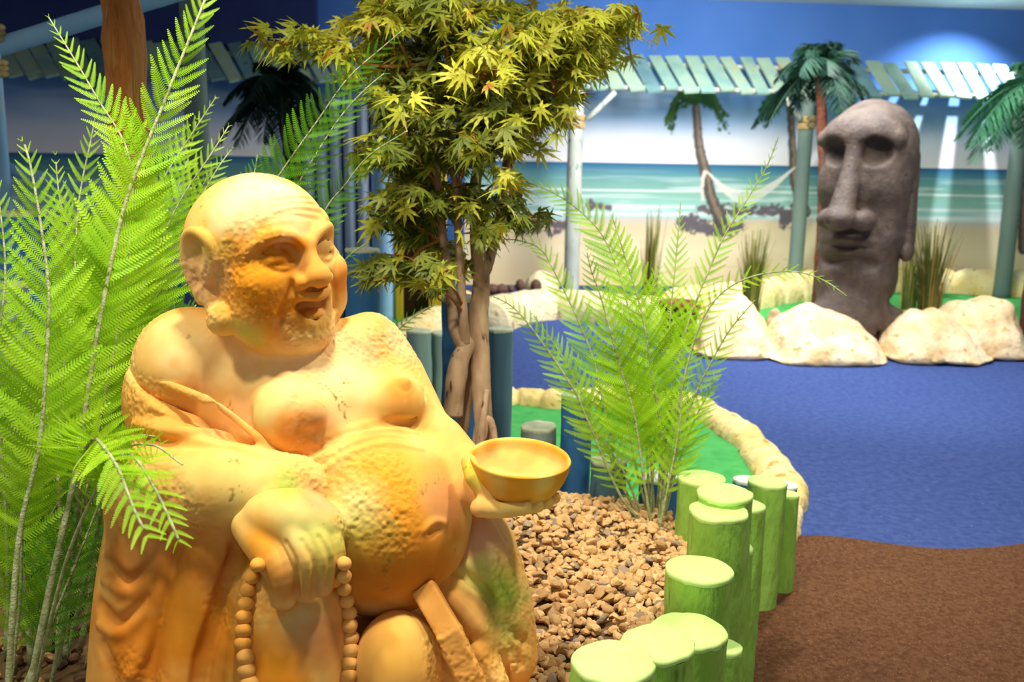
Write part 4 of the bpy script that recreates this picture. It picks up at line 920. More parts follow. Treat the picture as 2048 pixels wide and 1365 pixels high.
# --- stone edging
def edging(name, pix, z, r, mat, label, seed, lump=.25, h=None, seg=18, period=None):
    c = catmull([onz(x, y, z) for x, y in pix], 200); L = np.linalg.norm(np.diff(c, axis=0), axis=1).sum(); n = int(L/.018)+2; c = catmull(c, n); c[:, 2] = 0
    t, a, b = frames(c); side = np.cross(t, [0, 0, 1]); side /= np.linalg.norm(side, axis=1)[:, None]
    th = np.linspace(0, math.pi, seg); hh = h or z; u = np.arange(n)*L/n; per = period or r*1.5
    cellid = np.floor(u/per+.35*noise(np.stack([u, u*0, u*0], -1), 1/per*.6, seed, 1)); fr = (u/per) % 1
    bump = 1-lump*.7*np.exp(-((np.minimum(fr, 1-fr))/.10)**2)+.12*lump*4*(noise(np.stack([cellid*3.7, cellid*0, cellid*0], -1), 1, seed, 1))
    v = c[:, None]+side[:, None]*(np.cos(th)*r)[None, :, None]*np.minimum(bump, 1.15)[:, None, None]; zz = (np.sin(th)**.8)[None]*(hh*bump)[:, None]; v[:, :, 2] += zz
    v = v.reshape(-1, 3); k = noise(v, 9, seed, 3)*.5+noise(v, 24, seed+5, 2)*.25; dirs = np.stack([np.zeros(seg), np.cos(th), np.sin(th)], -1)
    d3 = (side[:, None]*np.cos(th)[None, :, None]+np.array([0, 0, 1])*np.sin(th)[None, :, None]).reshape(-1, 3); v = v+d3*(k*r*lump)[:, None]; v[:, 2] = np.maximum(v[:, 2], .0)
    i = np.arange(n-1)[:, None]*seg; j = np.arange(seg-1)[None]; q = np.stack([i+j, i+j+1, i+seg+j+1, i+seg+j], -1).reshape(-1, 4)
    m0 = np.arange(seg)[::-1][None]; m1 = (np.arange(seg)+(n-1)*seg)[None]
    return tag(link(name, MB().add(v, [q, m0, m1]), M[mat]), label, 'edging')
edging('stone_edging', [(820, 900), (870, 820), (950, 785), (1035, 778), (1130, 785), (1230, 775), (1330, 780), (1400, 800), (1460, 832), (1515, 875), (1552, 925), (1566, 965), (1540, 1030), (1480, 1100)], .10, .105, 'edging', 'cream stone edging curving round the near putting green', 51, .28)
edging('stone_edging', [(975, 612), (1030, 596), (1100, 590), (1180, 594), (1260, 602), (1330, 606), (1400, 610)], .20, .20, 'edging_pale', 'pale stone edging beyond the fern, along the far side of the blue path', 52, .10, .25, period=.5)
edging('stone_edging', [(760, 700), (800, 668), (850, 640), (900, 622), (960, 612)], .14, .14, 'edging', 'cream stone edging beside the blue hut, nearer piece', 53, .16, .2, period=.4)
edging('stone_edging', [(690, 566), (800, 570), (880, 582), (930, 596)], .12, .12, 'edging', 'cream stone edging under the dark doorway', 54, .16, .18, period=.4)
edging('stone_edging', [(1340, 600), (1430, 588), (1500, 578), (1580, 566), (1680, 556), (1780, 550), (1880, 552), (1980, 558), (2080, 562), (2300, 575)], .20, .20, 'edging', 'long yellow stone edging behind the stone head, below the mural', 55, .14, .30, period=.55)
boulder('boulder', [(1395, 640), (1400, 600), (1420, 585), (1450, 600), (1456, 640)], 8.6, .25, 'small cream rock by the reeds left of the stone head', 37)

# --- putting greens
gz = .03
flat('putting_green', [tuple(onz(x, y, gz)[:2]) for x, y in catmull([(820, 905), (870, 830), (950, 795), (1035, 788), (1130, 795), (1230, 785), (1330, 790), (1400, 810), (1455, 842), (1505, 885), (1540, 930), (1552, 965), (1530, 1040), (1440, 1100), (1200, 1120), (900, 1100)], 60)], 0.0, gz, M['turf'], label='near green putting surface inside the curved cream edging', cat='putting green')
flat('putting_green', [tuple(onz(x, y, gz)[:2]) for x, y in [(1345, 605), (1430, 592), (1500, 582), (1580, 570), (1680, 560), (1780, 554), (1880, 556), (1980, 562), (2080, 566), (2300, 580), (2400, 640), (2060, 665), (1900, 668), (1700, 680), (1400, 690), (1330, 640)]], 0.0, gz, M['turf'], label='far green putting surface behind the stone head and boulders', cat='putting green')
flat('putting_green', [tuple(onz(x, y, gz)[:2]) for x, y in [(680, 570), (800, 574), (880, 586), (935, 600), (960, 612), (900, 626), (850, 645), (800, 672), (700, 690)]], 0.0, gz, M['turf'], label='green putting surface in front of the dark doorway', cat='putting green')

# --- cream rock with dark openings beside the pale edging
def skull():
    D = 9.3; root = empty('hollow_rock', onz(1078, 585, 0), 'cream arched rock with two dark round openings behind the far edging', 'rock')
    mb = MB(); v, f = ico(4); r = 36*D/FPX; c = W(1082, 584, D); vv = v*np.array([r, .25, r*1.15]); vv = vv*(1+.08*noise(v, 3, 3, 3))[:, None]+c; vv[:, 2] = np.maximum(vv[:, 2], .01); mb.add(vv, f); link('dome', mb, M['cream'], root)
    for x, y, rx, ry in ((1040, 572, 9, 13), (1072, 573, 11, 14), (1022, 578, 6, 8)):
        c = W(x, y, D-.28); vv = v*np.array([rx*D/FPX, .06, ry*D/FPX])+c; link('opening', MB().add(vv, f), M['brown_egg'], root)
skull()
for k, (x, w) in enumerate(((985, 16), (1003, 14))):
    v, f = ico(3); c = W(x, 580, 9.3); vv = v*np.array([w, 14, 12])*9.3/FPX; vv = vv*(1+.15*noise(v, 3, k, 2))[:, None]+c
    tag(link('brown_rock', MB().add(vv, f), M['brown_egg']), ['brown rock lump beside the tree trunk, left of the hollow rock', 'brown rock lump next to the openings of the hollow rock'][k], 'rock')
pr = [(0, 0), (.12, 0), (.15, .25), (.165, .26), (.165, .30), (.14, .30), (.13, .24), (0, .24)]
c = onz(1355, 690, 0); th = np.linspace(0, 2*math.pi, 28, endpoint=False); v = np.array([[c[0]+r*math.cos(t), c[1]+r*math.sin(t), z] for r, z in [(max(r, .001), z*1.15) for r, z in pr] for t in th])
i = np.arange(len(pr)-1)[:, None]*28; j = np.arange(28)[None]
tag(link('plant_pot', MB().add(v, np.stack([i+j, i+(j+1) % 28, i+28+(j+1) % 28, i+28+j], -1).reshape(-1, 4)), M['terracotta_pot']), 'red-brown pot behind the fern, left of the boulders', 'pot')

# ================================================================== the long stone head
def build_head():
    S = Sculpt(7.35); u = S.u; P = S.P; h = 2.2*u
    F = Field([P(1560, 0, -160)[0], P(0, 780, -120)[1], P(0, 0, -150)[2]], [P(1880, 0, 0)[0], P(0, 180, 0)[1], P(0, 0, 170)[2]], h)
    E = lambda x, y, z, rx, ry, rz, k=8, op='add', roll=0: F.ell(P(x, y, z), np.array([rx, ry, rz])*u, rotz(roll), k*u, op)
    C = lambda pts, rs, k=6, op='add', n=None: F.chain([P(*p) for p in pts], np.array(rs, float)*np.ones(len(pts))*u, k*u, op, n)
    yaw = math.radians(-40); Wd = RIGHT*math.sin(yaw)+FRONT*math.cos(yaw); Ud = RIGHT*math.cos(yaw)-FRONT*math.sin(yaw)
    # local: a to the viewer's right, b up, c forward (towards the left of the picture)
    O = P(1728, 400, 0); H = lambda a, b, c: O+(Ud*a+UP*b+Wd*c)*u
    R = np.array([Ud, UP, Wd])
    HE = lambda a, b, c, ra, rb, rc, k=8, op='add', rr=0: F.ell(H(a, b, c), np.array([ra, rb, rc])*u, rotz(rr)@R, k*u, op)
    HC = lambda pts, rs, k=6, op='add', n=None: F.chain([H(*p) for p in pts], np.array(rs, float)*np.ones(len(pts))*u, k*u, op, n)
    HB = lambda a, b, c, ha, hb, hc, rad=20, k=10, op='add', rr=0: F.bx(H(a, b, c), np.array([ha, hb, hc])*u, rotz(rr)@R, rad*u, k*u, op)
    HE(6, 104, -8, 88, 92, 84, 0)                     # top of the head
    HE(4, 40, 0, 84, 120, 78, 20)
    HB(4, 0, -5, 78, 118, 66, 50, 20)                  # long face block
    HB(-2, -100, 2, 70, 100, 60, 44, 24)
    HB(-4, -165, 6, 66, 48, 60, 36, 20)                # jaw
    HE(4, 132, 42, 72, 38, 40, 20)                      # heavy brow
    HC([(-68, 118, 44), (0, 124, 66), (70, 120, 48)], [17, 19, 17], 14, 'add', 10)
    for sg in (-1, 1): HE(sg*42, 94, 74, 33, 27, 36, 9, 'sub')   # deep sockets
    for sg in (-1, 1): HE(sg*50, 28, 40, 30, 44, 24, 16)          # cheek
    for sg in (-1, 1): HE(sg*58, -46, 76, 28, 50, 20, 22, 'sub')
    HC([(0, 112, 66), (0, 40, 88), (0, -26, 116)], [15, 19, 26], 10, 'add', 12)   # long nose
    HE(0, -32, 122, 30, 22, 32, 10)
    for sg in (-1, 1): HE(sg*34, -36, 88, 22, 22, 34, 8)
    HE(0, -62, 92, 44, 11, 30, 8, 'sub')
    HC([(-42, -78, 54), (0, -74, 72), (42, -78, 54)], [7, 9, 7], 6, 'add', 12)  # thin lips
    HC([(-44, -91, 54), (0, -89, 70), (44, -91, 54)], [2, 2.6, 2], 4, 'sub', 12)
    HC([(-40, -102, 52), (0, -100, 66), (40, -102, 52)], [7, 8, 7], 7, 'add', 12)
    HC([(-44, -122, 56), (0, -122, 72), (44, -122, 56)], [6, 8, 6], 18, 'sub', 12)
    HE(0, -160, 46, 58, 36, 26, 16)
    for sg in (-1, 1):                                  # long ears
        HB(sg*84, -10, -26, 9, 104, 17, 8, 4)
        HC([(sg*84, 84, -8), (sg*87, 0, -9), (sg*87, -96, -8)], [1.6, 2, 2], 3, 'sub', 6)
        HE(sg*84, -102, -20, 11, 18, 18, 5)
    # neck and shoulders
    E(1700, 640, -10, 76, 80, 60, 20)
    C([(1640, 655, 0), (1700, 665, -10), (1765, 655, -20)], [50, 60, 48], 14)
    C([(1640, 700, 0), (1765, 700, -20)], [52, 54], 14)
    C([(1752, 640, 30), (1750, 720, 40)], [5, 8], 10, 'sub')
    v, q = F.mesh(); v = relax(v, q, 2); n = normals(v, q); v = v+n*(noise(v, 7, 3, 3)*.008+noise(v, 70, 5, 2)*.002)[:, None]
    v = cam2world(v); v[:, 2] = np.maximum(v[:, 2], .0)
    tag(link('stone_head_statue', MB().add(v, q), M['lava']), 'tall dark grey stone head with long nose and ears behind the boulders', 'statue')
build_head()

# ================================================================== plants
def leaf_template(nt=18, w=.15, seed=0):
    """one pinna along +x, length 1: a comb of small toothed leaflets on both sides of a rib"""
    v = []; f = []; g = np.random.default_rng(seed)
    ts = np.linspace(.03, .97, nt)
    for sd in (-1, 1):
        for t in ts:
            ww = w*min(1, (t+.06)/.12)*(1-t)**.45*(1+.12*g.uniform(-1, 1)); dx = .97/nt*.5*.74; lean = ww*.38
            b = len(v); v += [(t-dx, 0, 0), (t+dx, 0, 0), (t+dx*.75+lean, sd*ww*.8, .012), (t+lean*1.25, sd*ww, .006), (t-dx*.7+lean, sd*ww*.78, .012)]
            f.append([b, b+1, b+2, b+3, b+4] if sd > 0 else [b+4, b+3, b+2, b+1, b])
    r = .022; b = len(v); v += [(0, -r, .004), (0, r, .004), (1, .002, .004), (1, -.002, .004)]; fr = [b, b+3, b+2, b+1]
    return np.array(v, float), np.array(f), np.array([fr])
TPL = [leaf_template(20, .135, k) for k in range(3)]
def frond(root, pts, Lmax, seed, dens=1.0, start=.12, leafmat='fern', stem_r=.0045, tipw=.12, droop=.25, facing=None, skew=0.0, tw=0.0, blunt=False):
    """pts (px, py, D)"""
    g = np.random.default_rng(seed); c3 = np.array([W(*p) for p in pts]); L = np.linalg.norm(np.diff(c3, axis=0), axis=1).sum(); n = max(40, int(L/.006)); c = catmull(c3, n)
    T = np.gradient(c, axis=0); T /= np.linalg.norm(T, axis=1)[:, None]
    view = c-np.array([0, 0, CAM_Z]); view /= np.linalg.norm(view, axis=1)[:, None]
    if facing is not None: view = np.tile(np.array(facing, float), (n, 1))
    side = np.cross(T, -view); side /= np.linalg.norm(side, axis=1)[:, None]; nrm = np.cross(side, T)
    ca, sa = math.cos(tw), math.sin(tw); side, nrm = side*ca+nrm*sa, nrm*ca-side*sa
    step = .0235/dens; k = int(L*(1-start)/step); mbL = MB(); vs_ = []; fs_ = []; fr_ = []
    for a in range(k):
        s = start+(1-start)*(a+.5)/k; i = min(n-1, int(s*(n-1))); x = (s-start)/(1-start)
        prof = min(1, .35+x*3.2)*(1-x**2.2)**.8*(1-tipw)+tipw*(1-x)
        if blunt: prof = min(1, .5+x*3)*(1-.72*x**2)
        for sd in (-1, 1):
            ln = Lmax*max(prof, .08)*g.uniform(.86, 1.08)*(1+skew*sd)
            if ln < .006: continue
            al = math.radians(62-26*x+g.uniform(-6, 6)); d = T[i]*math.cos(al)+side[i]*sd*math.sin(al)+nrm[i]*g.uniform(.05, .4)
            d /= np.linalg.norm(d); up = nrm[i]+g.normal(size=3)*.22; yv = np.cross(up, d); yv /= np.linalg.norm(yv); zv = np.cross(d, yv)
            tv, tf, tr = TPL[g.integers(3)]; xx = tv[:, 0]; lc = tv.copy()
            lc[:, 2] -= droop*g.uniform(.3, 1.2)*xx**2*.55
            # sweep tips towards the frond tip
            wv = lc*ln; p = c[i]+np.outer(wv[:, 0], d)+np.outer(wv[:, 1]*sd, yv)+np.outer(wv[:, 2], zv)+np.outer((xx**2)*ln*.16, T[i])
            mbL.add(p, tf, 0); mbL.add(p[:0], tr+ -len(p), 0) if False else None
            fs_.append(tr[0]+mbL.n-len(p))
    mbL.f.append(np.array(fs_)); mbL.m.append(0)
    fo = link('frond', mbL, M[leafmat], root)
    ms = MB(); tube(ms, c[::max(1, n//30)], np.linspace(stem_r, stem_r*.35, len(c[::max(1, n//30)])), 7, n); link('stem', ms, M['fern_stem'], fo)
def fern(name, base, label, fr, **kw):
    root = empty(name, base, label, 'fern')
    for k, f in enumerate(fr):
        pts, Lm = f[0], f[1]; kk = dict(kw); kk.update(f[2] if len(f) > 2 else {}); frond(root, pts, Lm, 1000+k*7+len(name)*13+int(base[0]*1000) % 97, **kk)
    return root
def Dp(pts, d0, d1): # add depth running from base d0 to tip d1 (points listed base first)
    n = len(pts); return [(x, y, d0+(d1-d0)*i/(n-1)) for i, (x, y) in enumerate(pts)]
lb = np.array([-.84, 1.85, .36])
fern('tall_fern', lb, 'very tall bright green fern rising past the left side of the statue', [
    (Dp([(55, 1400), (100, 1174), (148, 960), (163, 869), (200, 638), (253, 400), (328, 205), (410, 0), (446, -90)], 1.75, 1.95), .125, dict(start=.30, stem_r=.007)),
    (Dp([(15, 1390), (37, 1082), (77, 900), (92, 730), (97, 583), (80, 440), (56, 310), (40, 275)], 1.7, 1.75), .13, dict(start=.28, stem_r=.006)),
    (Dp([(75, 1380), (115, 950), (124, 766), (146, 605), (157, 411), (184, 270), (192, 225)], 1.95, 2.0), .105, dict(start=.35)),
    (Dp([(100, 1380), (190, 900), (250, 560), (262, 330), (191, 191), (143, 109), (92, 26)], 1.9, 2.0), .10, dict(start=.42)),
    (Dp([(110, 1380), (150, 950), (194, 781), (256, 656), (304, 528), (355, 411), (423, 307), (462, 245)], 2.1, 2.25), .12, dict(start=.3)),
    (Dp([(100, 1360), (160, 860), (234, 495), (285, 422), (358, 307), (435, 190)], 2.25, 2.4), .12, dict(start=.4)),
    (Dp([(60, 1370), (110, 900), (190, 700), (260, 560), (330, 470), (400, 420)], 2.2, 2.3), .12, dict(start=.35)),
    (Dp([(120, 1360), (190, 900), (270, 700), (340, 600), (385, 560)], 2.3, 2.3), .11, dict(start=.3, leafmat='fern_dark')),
    (Dp([(30, 1370), (20, 1100), (30, 880), (10, 700), (-20, 560)], 2.0, 2.0), .12, dict(start=.25)),
    (Dp([(110, 1370), (130, 1100), (190, 880), (220, 760), (235, 640)], 1.95, 2.0), .10, dict(start=.3)),
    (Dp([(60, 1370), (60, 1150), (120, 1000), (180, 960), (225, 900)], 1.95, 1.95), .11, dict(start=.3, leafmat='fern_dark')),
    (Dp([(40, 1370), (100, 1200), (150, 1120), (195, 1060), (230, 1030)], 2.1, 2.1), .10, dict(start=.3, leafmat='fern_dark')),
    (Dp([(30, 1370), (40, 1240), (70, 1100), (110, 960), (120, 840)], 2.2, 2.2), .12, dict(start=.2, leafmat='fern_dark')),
    ([(110, 1370, 1.95), (148, 1100, 1.9), (165, 930, 1.7), (185, 880, 1.5), (210, 898, 1.42), (240, 945, 1.36), (264, 1010, 1.32), (300, 1085, 1.28)], .105, dict(blunt=True, start=.46, stem_r=.006, dens=1.2)),
    ([(120, 1370, 2.0), (190, 1080, 1.9), (225, 940, 1.7), (262, 912, 1.52), (300, 960, 1.45), (335, 1030, 1.4), (362, 1092, 1.36)], .085, dict(blunt=True, start=.46, stem_r=.006, dens=1.2)),
    ([(110, 1370, 1.95), (150, 1090, 1.9), (190, 940, 1.75), (230, 890, 1.6), (280, 872, 1.52), (325, 876, 1.47)], .05, dict(blunt=True, start=.5, dens=1.2)),
    (Dp([(120, 1370), (210, 1000), (270, 820), (330, 700), (392, 610)], 2.2, 2.3), .11, dict(start=.25)),
    (Dp([(110, 1370), (220, 800), (330, 560), (400, 400), (440, 330), (470, 290)], 2.15, 2.3), .10, dict(start=.4)),
    (Dp([(90, 1370), (150, 800), (240, 600), (330, 430), (372, 330), (395, 230)], 2.3, 2.4), .11, dict(start=.45)),
    (Dp([(40, 1370), (60, 900), (130, 700), (150, 520), (120, 400), (110, 300)], 2.1, 2.2), .11, dict(start=.35)),
    (Dp([(20, 1370), (10, 1000), (-10, 760), (10, 560), (0, 420), (-20, 330)], 1.9, 1.9), .12, dict(start=.2)),
    (Dp([(50, 1370), (110, 1230), (170, 1080), (215, 960)], 1.85, 1.85), .12, dict(start=.15, leafmat='fern_dark')),
    (Dp([(20, 1370), (40, 1200), (45, 1050), (70, 900), (60, 800)], 1.85, 1.8), .12, dict(start=.12)),
    (Dp([(60, 1370), (80, 1180), (100, 1040), (130, 900), (180, 800)], 2.0, 2.0), .12, dict(start=.15)),
    (Dp([(60, 1370), (130, 1080), (200, 820), (290, 640), (370, 540), (420, 500)], 2.35, 2.4), .12, dict(start=.25, leafmat='fern_dark')),
    (Dp([(70, 1370), (140, 1100), (230, 920), (300, 890), (365, 930)], 1.8, 1.5), .06, dict(start=.5)),
])
# bare young stems at the foot of the fern
for k, (x, D) in enumerate(((30, 1.8), (62, 1.95), (130, 1.85), (12, 2.0), (96, 2.05), (160, 1.98))):
    mb = MB(); b = onz(x, 1345-k*9, .36); tube(mb, [b, b+np.array([.01*(k-2), .02, .18]), b+np.array([.02*(k-2), .03, .36+.02*k])], [.006, .005, .003], 7, 14)
    root = [o for o in scene.collection.objects if o.name.startswith('tall_fern') and o.parent is None][0]; link('bare_stem', mb, M['fern_stem'], root)
rb = onz(1305, 1052, .35)
fern('fern', rb, 'feathery light green fern growing from the gravel right of the bowl', [
    (Dp([(1318, 1060), (1330, 950), (1322, 860), (1306, 760), (1297, 700), (1280, 612), (1250, 514), (1222, 425)], 2.72, 2.6), .135, dict(start=.2)),
    (Dp([(1303, 1056), (1288, 960), (1269, 832), (1242, 740), (1228, 690), (1201, 593), (1181, 537), (1172, 492)], 2.66, 2.5), .125, dict(start=.15)),
    (Dp([(1288, 1050), (1240, 960), (1215, 850), (1190, 730), (1158, 645), (1115, 556), (1082, 500), (1040, 482), (995, 478)], 2.75, 2.75), .09, dict(start=.2)),
    (Dp([(1280, 1045), (1240, 990), (1200, 900), (1175, 840), (1144, 774), (1079, 678), (1027, 616), (975, 588)], 2.7, 2.6), .085, dict(start=.15)),
    (Dp([(1290, 1050), (1260, 1000), (1200, 870), (1158, 774), (1113, 695), (1060, 622)], 2.8, 2.85), .08, dict(start=.3, leafmat='fern')),
    (Dp([(1300, 1045), (1290, 850), (1262, 640), (1215, 490), (1158, 421), (1099, 382), (1035, 358)], 2.85, 2.8), .095, dict(start=.45)),
    (Dp([(1316, 1055), (1330, 900), (1350, 760), (1375, 650), (1410, 560), (1450, 470), (1500, 390), (1535, 330), (1562, 260)], 2.72, 2.6), .07, dict(start=.3)),
    (Dp([(1320, 1055), (1340, 900), (1370, 750), (1400, 650), (1440, 590), (1500, 555), (1580, 543), (1645, 560), (1706, 602)], 2.66, 2.45), .055, dict(start=.35)),
    (Dp([(1325, 1050), (1335, 1000), (1360, 880), (1390, 790), (1420, 730), (1460, 660), (1516, 594)], 2.7, 2.6), .075, dict(start=.25)),
    (Dp([(1312, 1050), (1330, 800), (1340, 640), (1350, 540), (1362, 400)], 2.85, 2.85), .085, dict(start=.4)),
    (Dp([(1326, 1050), (1350, 950), (1385, 850), (1420, 780), (1440, 740)], 2.72, 2.7), .085, dict(start=.2)),
    (Dp([(1300, 1050), (1310, 900), (1330, 780), (1370, 660), (1400, 590)], 2.78, 2.8), .10, dict(start=.25)),
    (Dp([(1300, 1050), (1265, 900), (1250, 780), (1225, 640), (1215, 560)], 2.8, 2.85), .11, dict(start=.25)),
    (Dp([(1310, 1050), (1300, 900), (1290, 760), (1300, 620), (1320, 520)], 2.85, 2.95), .12, dict(start=.25)),
    (Dp([(1320, 1050), (1345, 930), (1360, 840), (1365, 760)], 2.62, 2.6), .09, dict(start=.2)),
    (Dp([(1290, 1045), (1250, 950), (1220, 900), (1185, 860)], 2.75, 2.7), .07, dict(start=.2)),
], droop=.35)
bb = W(480, 620, 2.55); bb = np.array([bb[0], bb[1], .36])
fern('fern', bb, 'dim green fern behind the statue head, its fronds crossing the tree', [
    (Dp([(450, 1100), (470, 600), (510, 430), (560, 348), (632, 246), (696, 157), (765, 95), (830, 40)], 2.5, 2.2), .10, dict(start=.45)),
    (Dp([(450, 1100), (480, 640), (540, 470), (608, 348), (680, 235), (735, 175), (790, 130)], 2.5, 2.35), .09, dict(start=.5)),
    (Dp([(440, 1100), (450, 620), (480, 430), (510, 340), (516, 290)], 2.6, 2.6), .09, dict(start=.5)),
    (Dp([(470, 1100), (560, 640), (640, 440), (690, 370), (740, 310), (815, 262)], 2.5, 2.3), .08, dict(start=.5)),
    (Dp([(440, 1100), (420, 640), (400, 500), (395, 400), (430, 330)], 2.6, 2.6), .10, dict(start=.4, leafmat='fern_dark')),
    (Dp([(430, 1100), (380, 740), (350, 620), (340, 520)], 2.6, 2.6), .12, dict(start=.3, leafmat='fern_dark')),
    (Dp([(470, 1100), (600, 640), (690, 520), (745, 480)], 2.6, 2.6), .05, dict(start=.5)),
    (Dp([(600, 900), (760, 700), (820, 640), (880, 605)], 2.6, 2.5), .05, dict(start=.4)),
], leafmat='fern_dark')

# --- leafy maple-like tree
def build_tree():
    g = np.random.default_rng(77); D = 2.78
    root = empty('leafy_tree', onz(968, 985, .45), 'many-stemmed small tree with toothed yellow-green leaves behind the statue shoulder', 'tree')
    Wt = lambda l: [W(x, y, D+dz) for x, y, dz in l]
    S_ = [([(972, 1000, 0), (968, 880, 0), (962, 760, 0), (957, 650, 0), (962, 560, 0), (955, 480, -.02), (948, 400, -.02), (958, 320, -.03), (962, 240, -.05), (958, 150, -.05)], [.030, .027, .030, .030, .026, .021, .019, .016, .013, .007]),
          ([(905, 830, .0), (912, 760, -.02), (925, 710, -.02), (945, 680, 0), (955, 650, 0)], [.030, .030, .028, .022, .016]),
          ([(918, 900, .05), (935, 800, .05), (948, 720, .02), (952, 690, 0)], [.018, .017, .015, .012]),
          ([(932, 700, -.02), (910, 660, -.02), (902, 600, -.02), (896, 540, -.03), (884, 460, -.04), (876, 380, -.06), (870, 300, -.08), (860, 200, -.08)], [.020, .018, .014, .014, .013, .012, .010, .006]),
          ([(930, 690, -.02), (926, 620, -.05), (922, 560, -.05), (916, 460, -.06), (912, 380, -.08), (900, 280, -.1), (905, 160, -.1)], [.018, .013, .012, .011, .010, .008, .005]),
          ([(962, 560, 0), (978, 520, 0), (992, 470, .02), (1004, 400, .03), (1012, 330, .05), (1030, 240, .05), (1060, 150, .05)], [.018, .017, .014, .013, .012, .009, .006]),
          ([(968, 880, -.03), (975, 840, -.04), (984, 850, -.04), (992, 900, -.05), (994, 960, -.05)], [.008, .010, .010, .009, .008]),
          ([(958, 900, -.03), (966, 840, -.04), (974, 780, -.03)], [.013, .012, .008]),
          ([(945, 1000, .03), (955, 900, .02), (962, 800, 0)], [.020, .018, .012])]
    mb = MB()
    for p, r in S_: tube(mb, Wt(p), r, 12, len(p)*9, wob=.16, seed=int(p[0][0]))
    link('trunk', mb, M['bark'], root)
    # branches: from the stems out to leaf clusters
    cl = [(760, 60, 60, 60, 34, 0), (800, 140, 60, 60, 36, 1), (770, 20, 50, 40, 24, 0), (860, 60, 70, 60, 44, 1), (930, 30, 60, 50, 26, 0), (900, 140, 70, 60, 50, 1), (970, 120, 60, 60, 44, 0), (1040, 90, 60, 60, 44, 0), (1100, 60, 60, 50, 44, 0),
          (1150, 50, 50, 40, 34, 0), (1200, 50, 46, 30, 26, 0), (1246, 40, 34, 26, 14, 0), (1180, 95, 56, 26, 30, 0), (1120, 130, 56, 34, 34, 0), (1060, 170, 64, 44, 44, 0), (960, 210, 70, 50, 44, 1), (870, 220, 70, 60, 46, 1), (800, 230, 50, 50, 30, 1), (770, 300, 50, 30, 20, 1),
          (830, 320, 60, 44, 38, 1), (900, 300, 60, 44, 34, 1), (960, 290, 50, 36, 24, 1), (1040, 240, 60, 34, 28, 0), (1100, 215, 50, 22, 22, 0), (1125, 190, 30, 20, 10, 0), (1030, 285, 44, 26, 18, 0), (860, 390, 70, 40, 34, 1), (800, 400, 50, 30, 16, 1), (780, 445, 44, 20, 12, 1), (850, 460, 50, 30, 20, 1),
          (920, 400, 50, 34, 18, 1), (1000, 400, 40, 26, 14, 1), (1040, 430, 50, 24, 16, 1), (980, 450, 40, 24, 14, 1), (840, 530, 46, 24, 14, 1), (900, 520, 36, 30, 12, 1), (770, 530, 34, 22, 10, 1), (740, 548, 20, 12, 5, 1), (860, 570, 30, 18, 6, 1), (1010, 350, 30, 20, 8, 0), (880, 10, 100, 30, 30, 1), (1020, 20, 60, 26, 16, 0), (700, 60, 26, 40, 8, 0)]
    stems = np.concatenate([catmull(np.array(Wt(p)), 40) for p, r in S_[:1]+S_[3:6]])
    tw = MB(); leaves = []
    for (x, y, rx, ry, n, dark) in cl:
        dz = g.uniform(-.18, .12); c = W(x, y, D-.05+dz); i = np.argmin(np.linalg.norm((stems-c-np.array([0, 0, -.12]))*np.array([1, 1, .7]), axis=1)); a = stems[i]
        m_ = (a+c)/2+np.array([0, 0, .02])+g.normal(size=3)*.012
        tube(tw, [a, m_, c], [.0055, .004, .002], 6, 14)
        for k in range(int(n*2.0)):
            px, py = x+g.normal()*rx*.55, y+g.normal()*ry*.55; p = W(px, py, D-.05+dz+g.normal()*.09)
            if k % 4 == 0: tube(tw, [m_*.35+c*.65, (c+p)/2+g.normal(size=3)*.008, p], [.0025, .0018, .001], 5, 8)
            leaves.append((p, (c-a), dark))
    # brownish outlying spray on the left, and a low one
    for (x, y, rx, ry, n, D2) in ((545, 75, 30, 26, 10, 2.6), (600, 70, 36, 26, 14, 2.6), (650, 90, 34, 30, 14, 2.6), (575, 105, 30, 20, 8, 2.6), (690, 110, 30, 30, 10, 2.6), (700, 160, 40, 20, 8, 2.6)):
        for k in range(n): leaves.append((W(x+g.normal()*rx*.5, y+g.normal()*ry*.5, D2+g.normal()*.05), np.array([-1, 0, .3]), 0))
    tube(tw, [W(860, 130, D-.1), W(740, 130, D-.15), W(640, 85, D-.18), W(540, 78, D-.2)], [.006, .005, .003, .001], 6, 24)
    tube(tw, [W(880, 480, D-.04), W(840, 500, D-.08), W(800, 545, D-.12), W(735, 545, D-.14)], [.005, .004, .003, .001], 6, 20)
    tube(tw, [W(992, 470, D), W(1030, 440, D-.04), W(1090, 432, D-.06)], [.006, .004, .002], 6, 16)
    link('twigs', tw, M['twig'], root)
    # leaf template: seven toothed lobes
    def lobe(ang, L, w):
        xs = np.linspace(0, 1, 8); half = w*np.sin(np.clip(xs*1.05, 0, 1)**.8*math.pi)**.9*(1-.25*xs); half[0] = .008; half[-1] = 0.0
        half = half*(1+.22*np.array([0, -1, 1, -1, 1, -1, 1, 0])); l = []; 
        for x, hw in zip(xs, half): l += [(x*L, hw, -.10*x*x*L), (x*L, 0, -.10*x*x*L-.02), (x*L, -hw, -.10*x*x*L)]
        l = np.array(l); ca, sa = math.cos(ang), math.sin(ang); R = np.array([[ca, -sa, 0], [sa, ca, 0], [0, 0, 1]]); f = []
        for i in range(7): b = i*3; f += [[b, b+3, b+4, b+1], [b+1, b+4, b+5, b+2]]
        return l@R.T, np.array(f)
    T = []
    for sd in range(4):
        mbt = MB(); gg = np.random.default_rng(sd)
        for ang, L in ((0, 1), (.55, .92), (-.55, .92), (1.15, .74), (-1.15, .74), (1.85, .45), (-1.85, .45)):
            lv, lf = lobe(ang+gg.normal()*.06, L*gg.uniform(.9, 1.08), .080); lv[:, 2] += -.12*gg.random()*lv[:, 0]**2; mbt.add(lv, lf)
        T.append((np.concatenate(mbt.v), np.concatenate(mbt.f)))
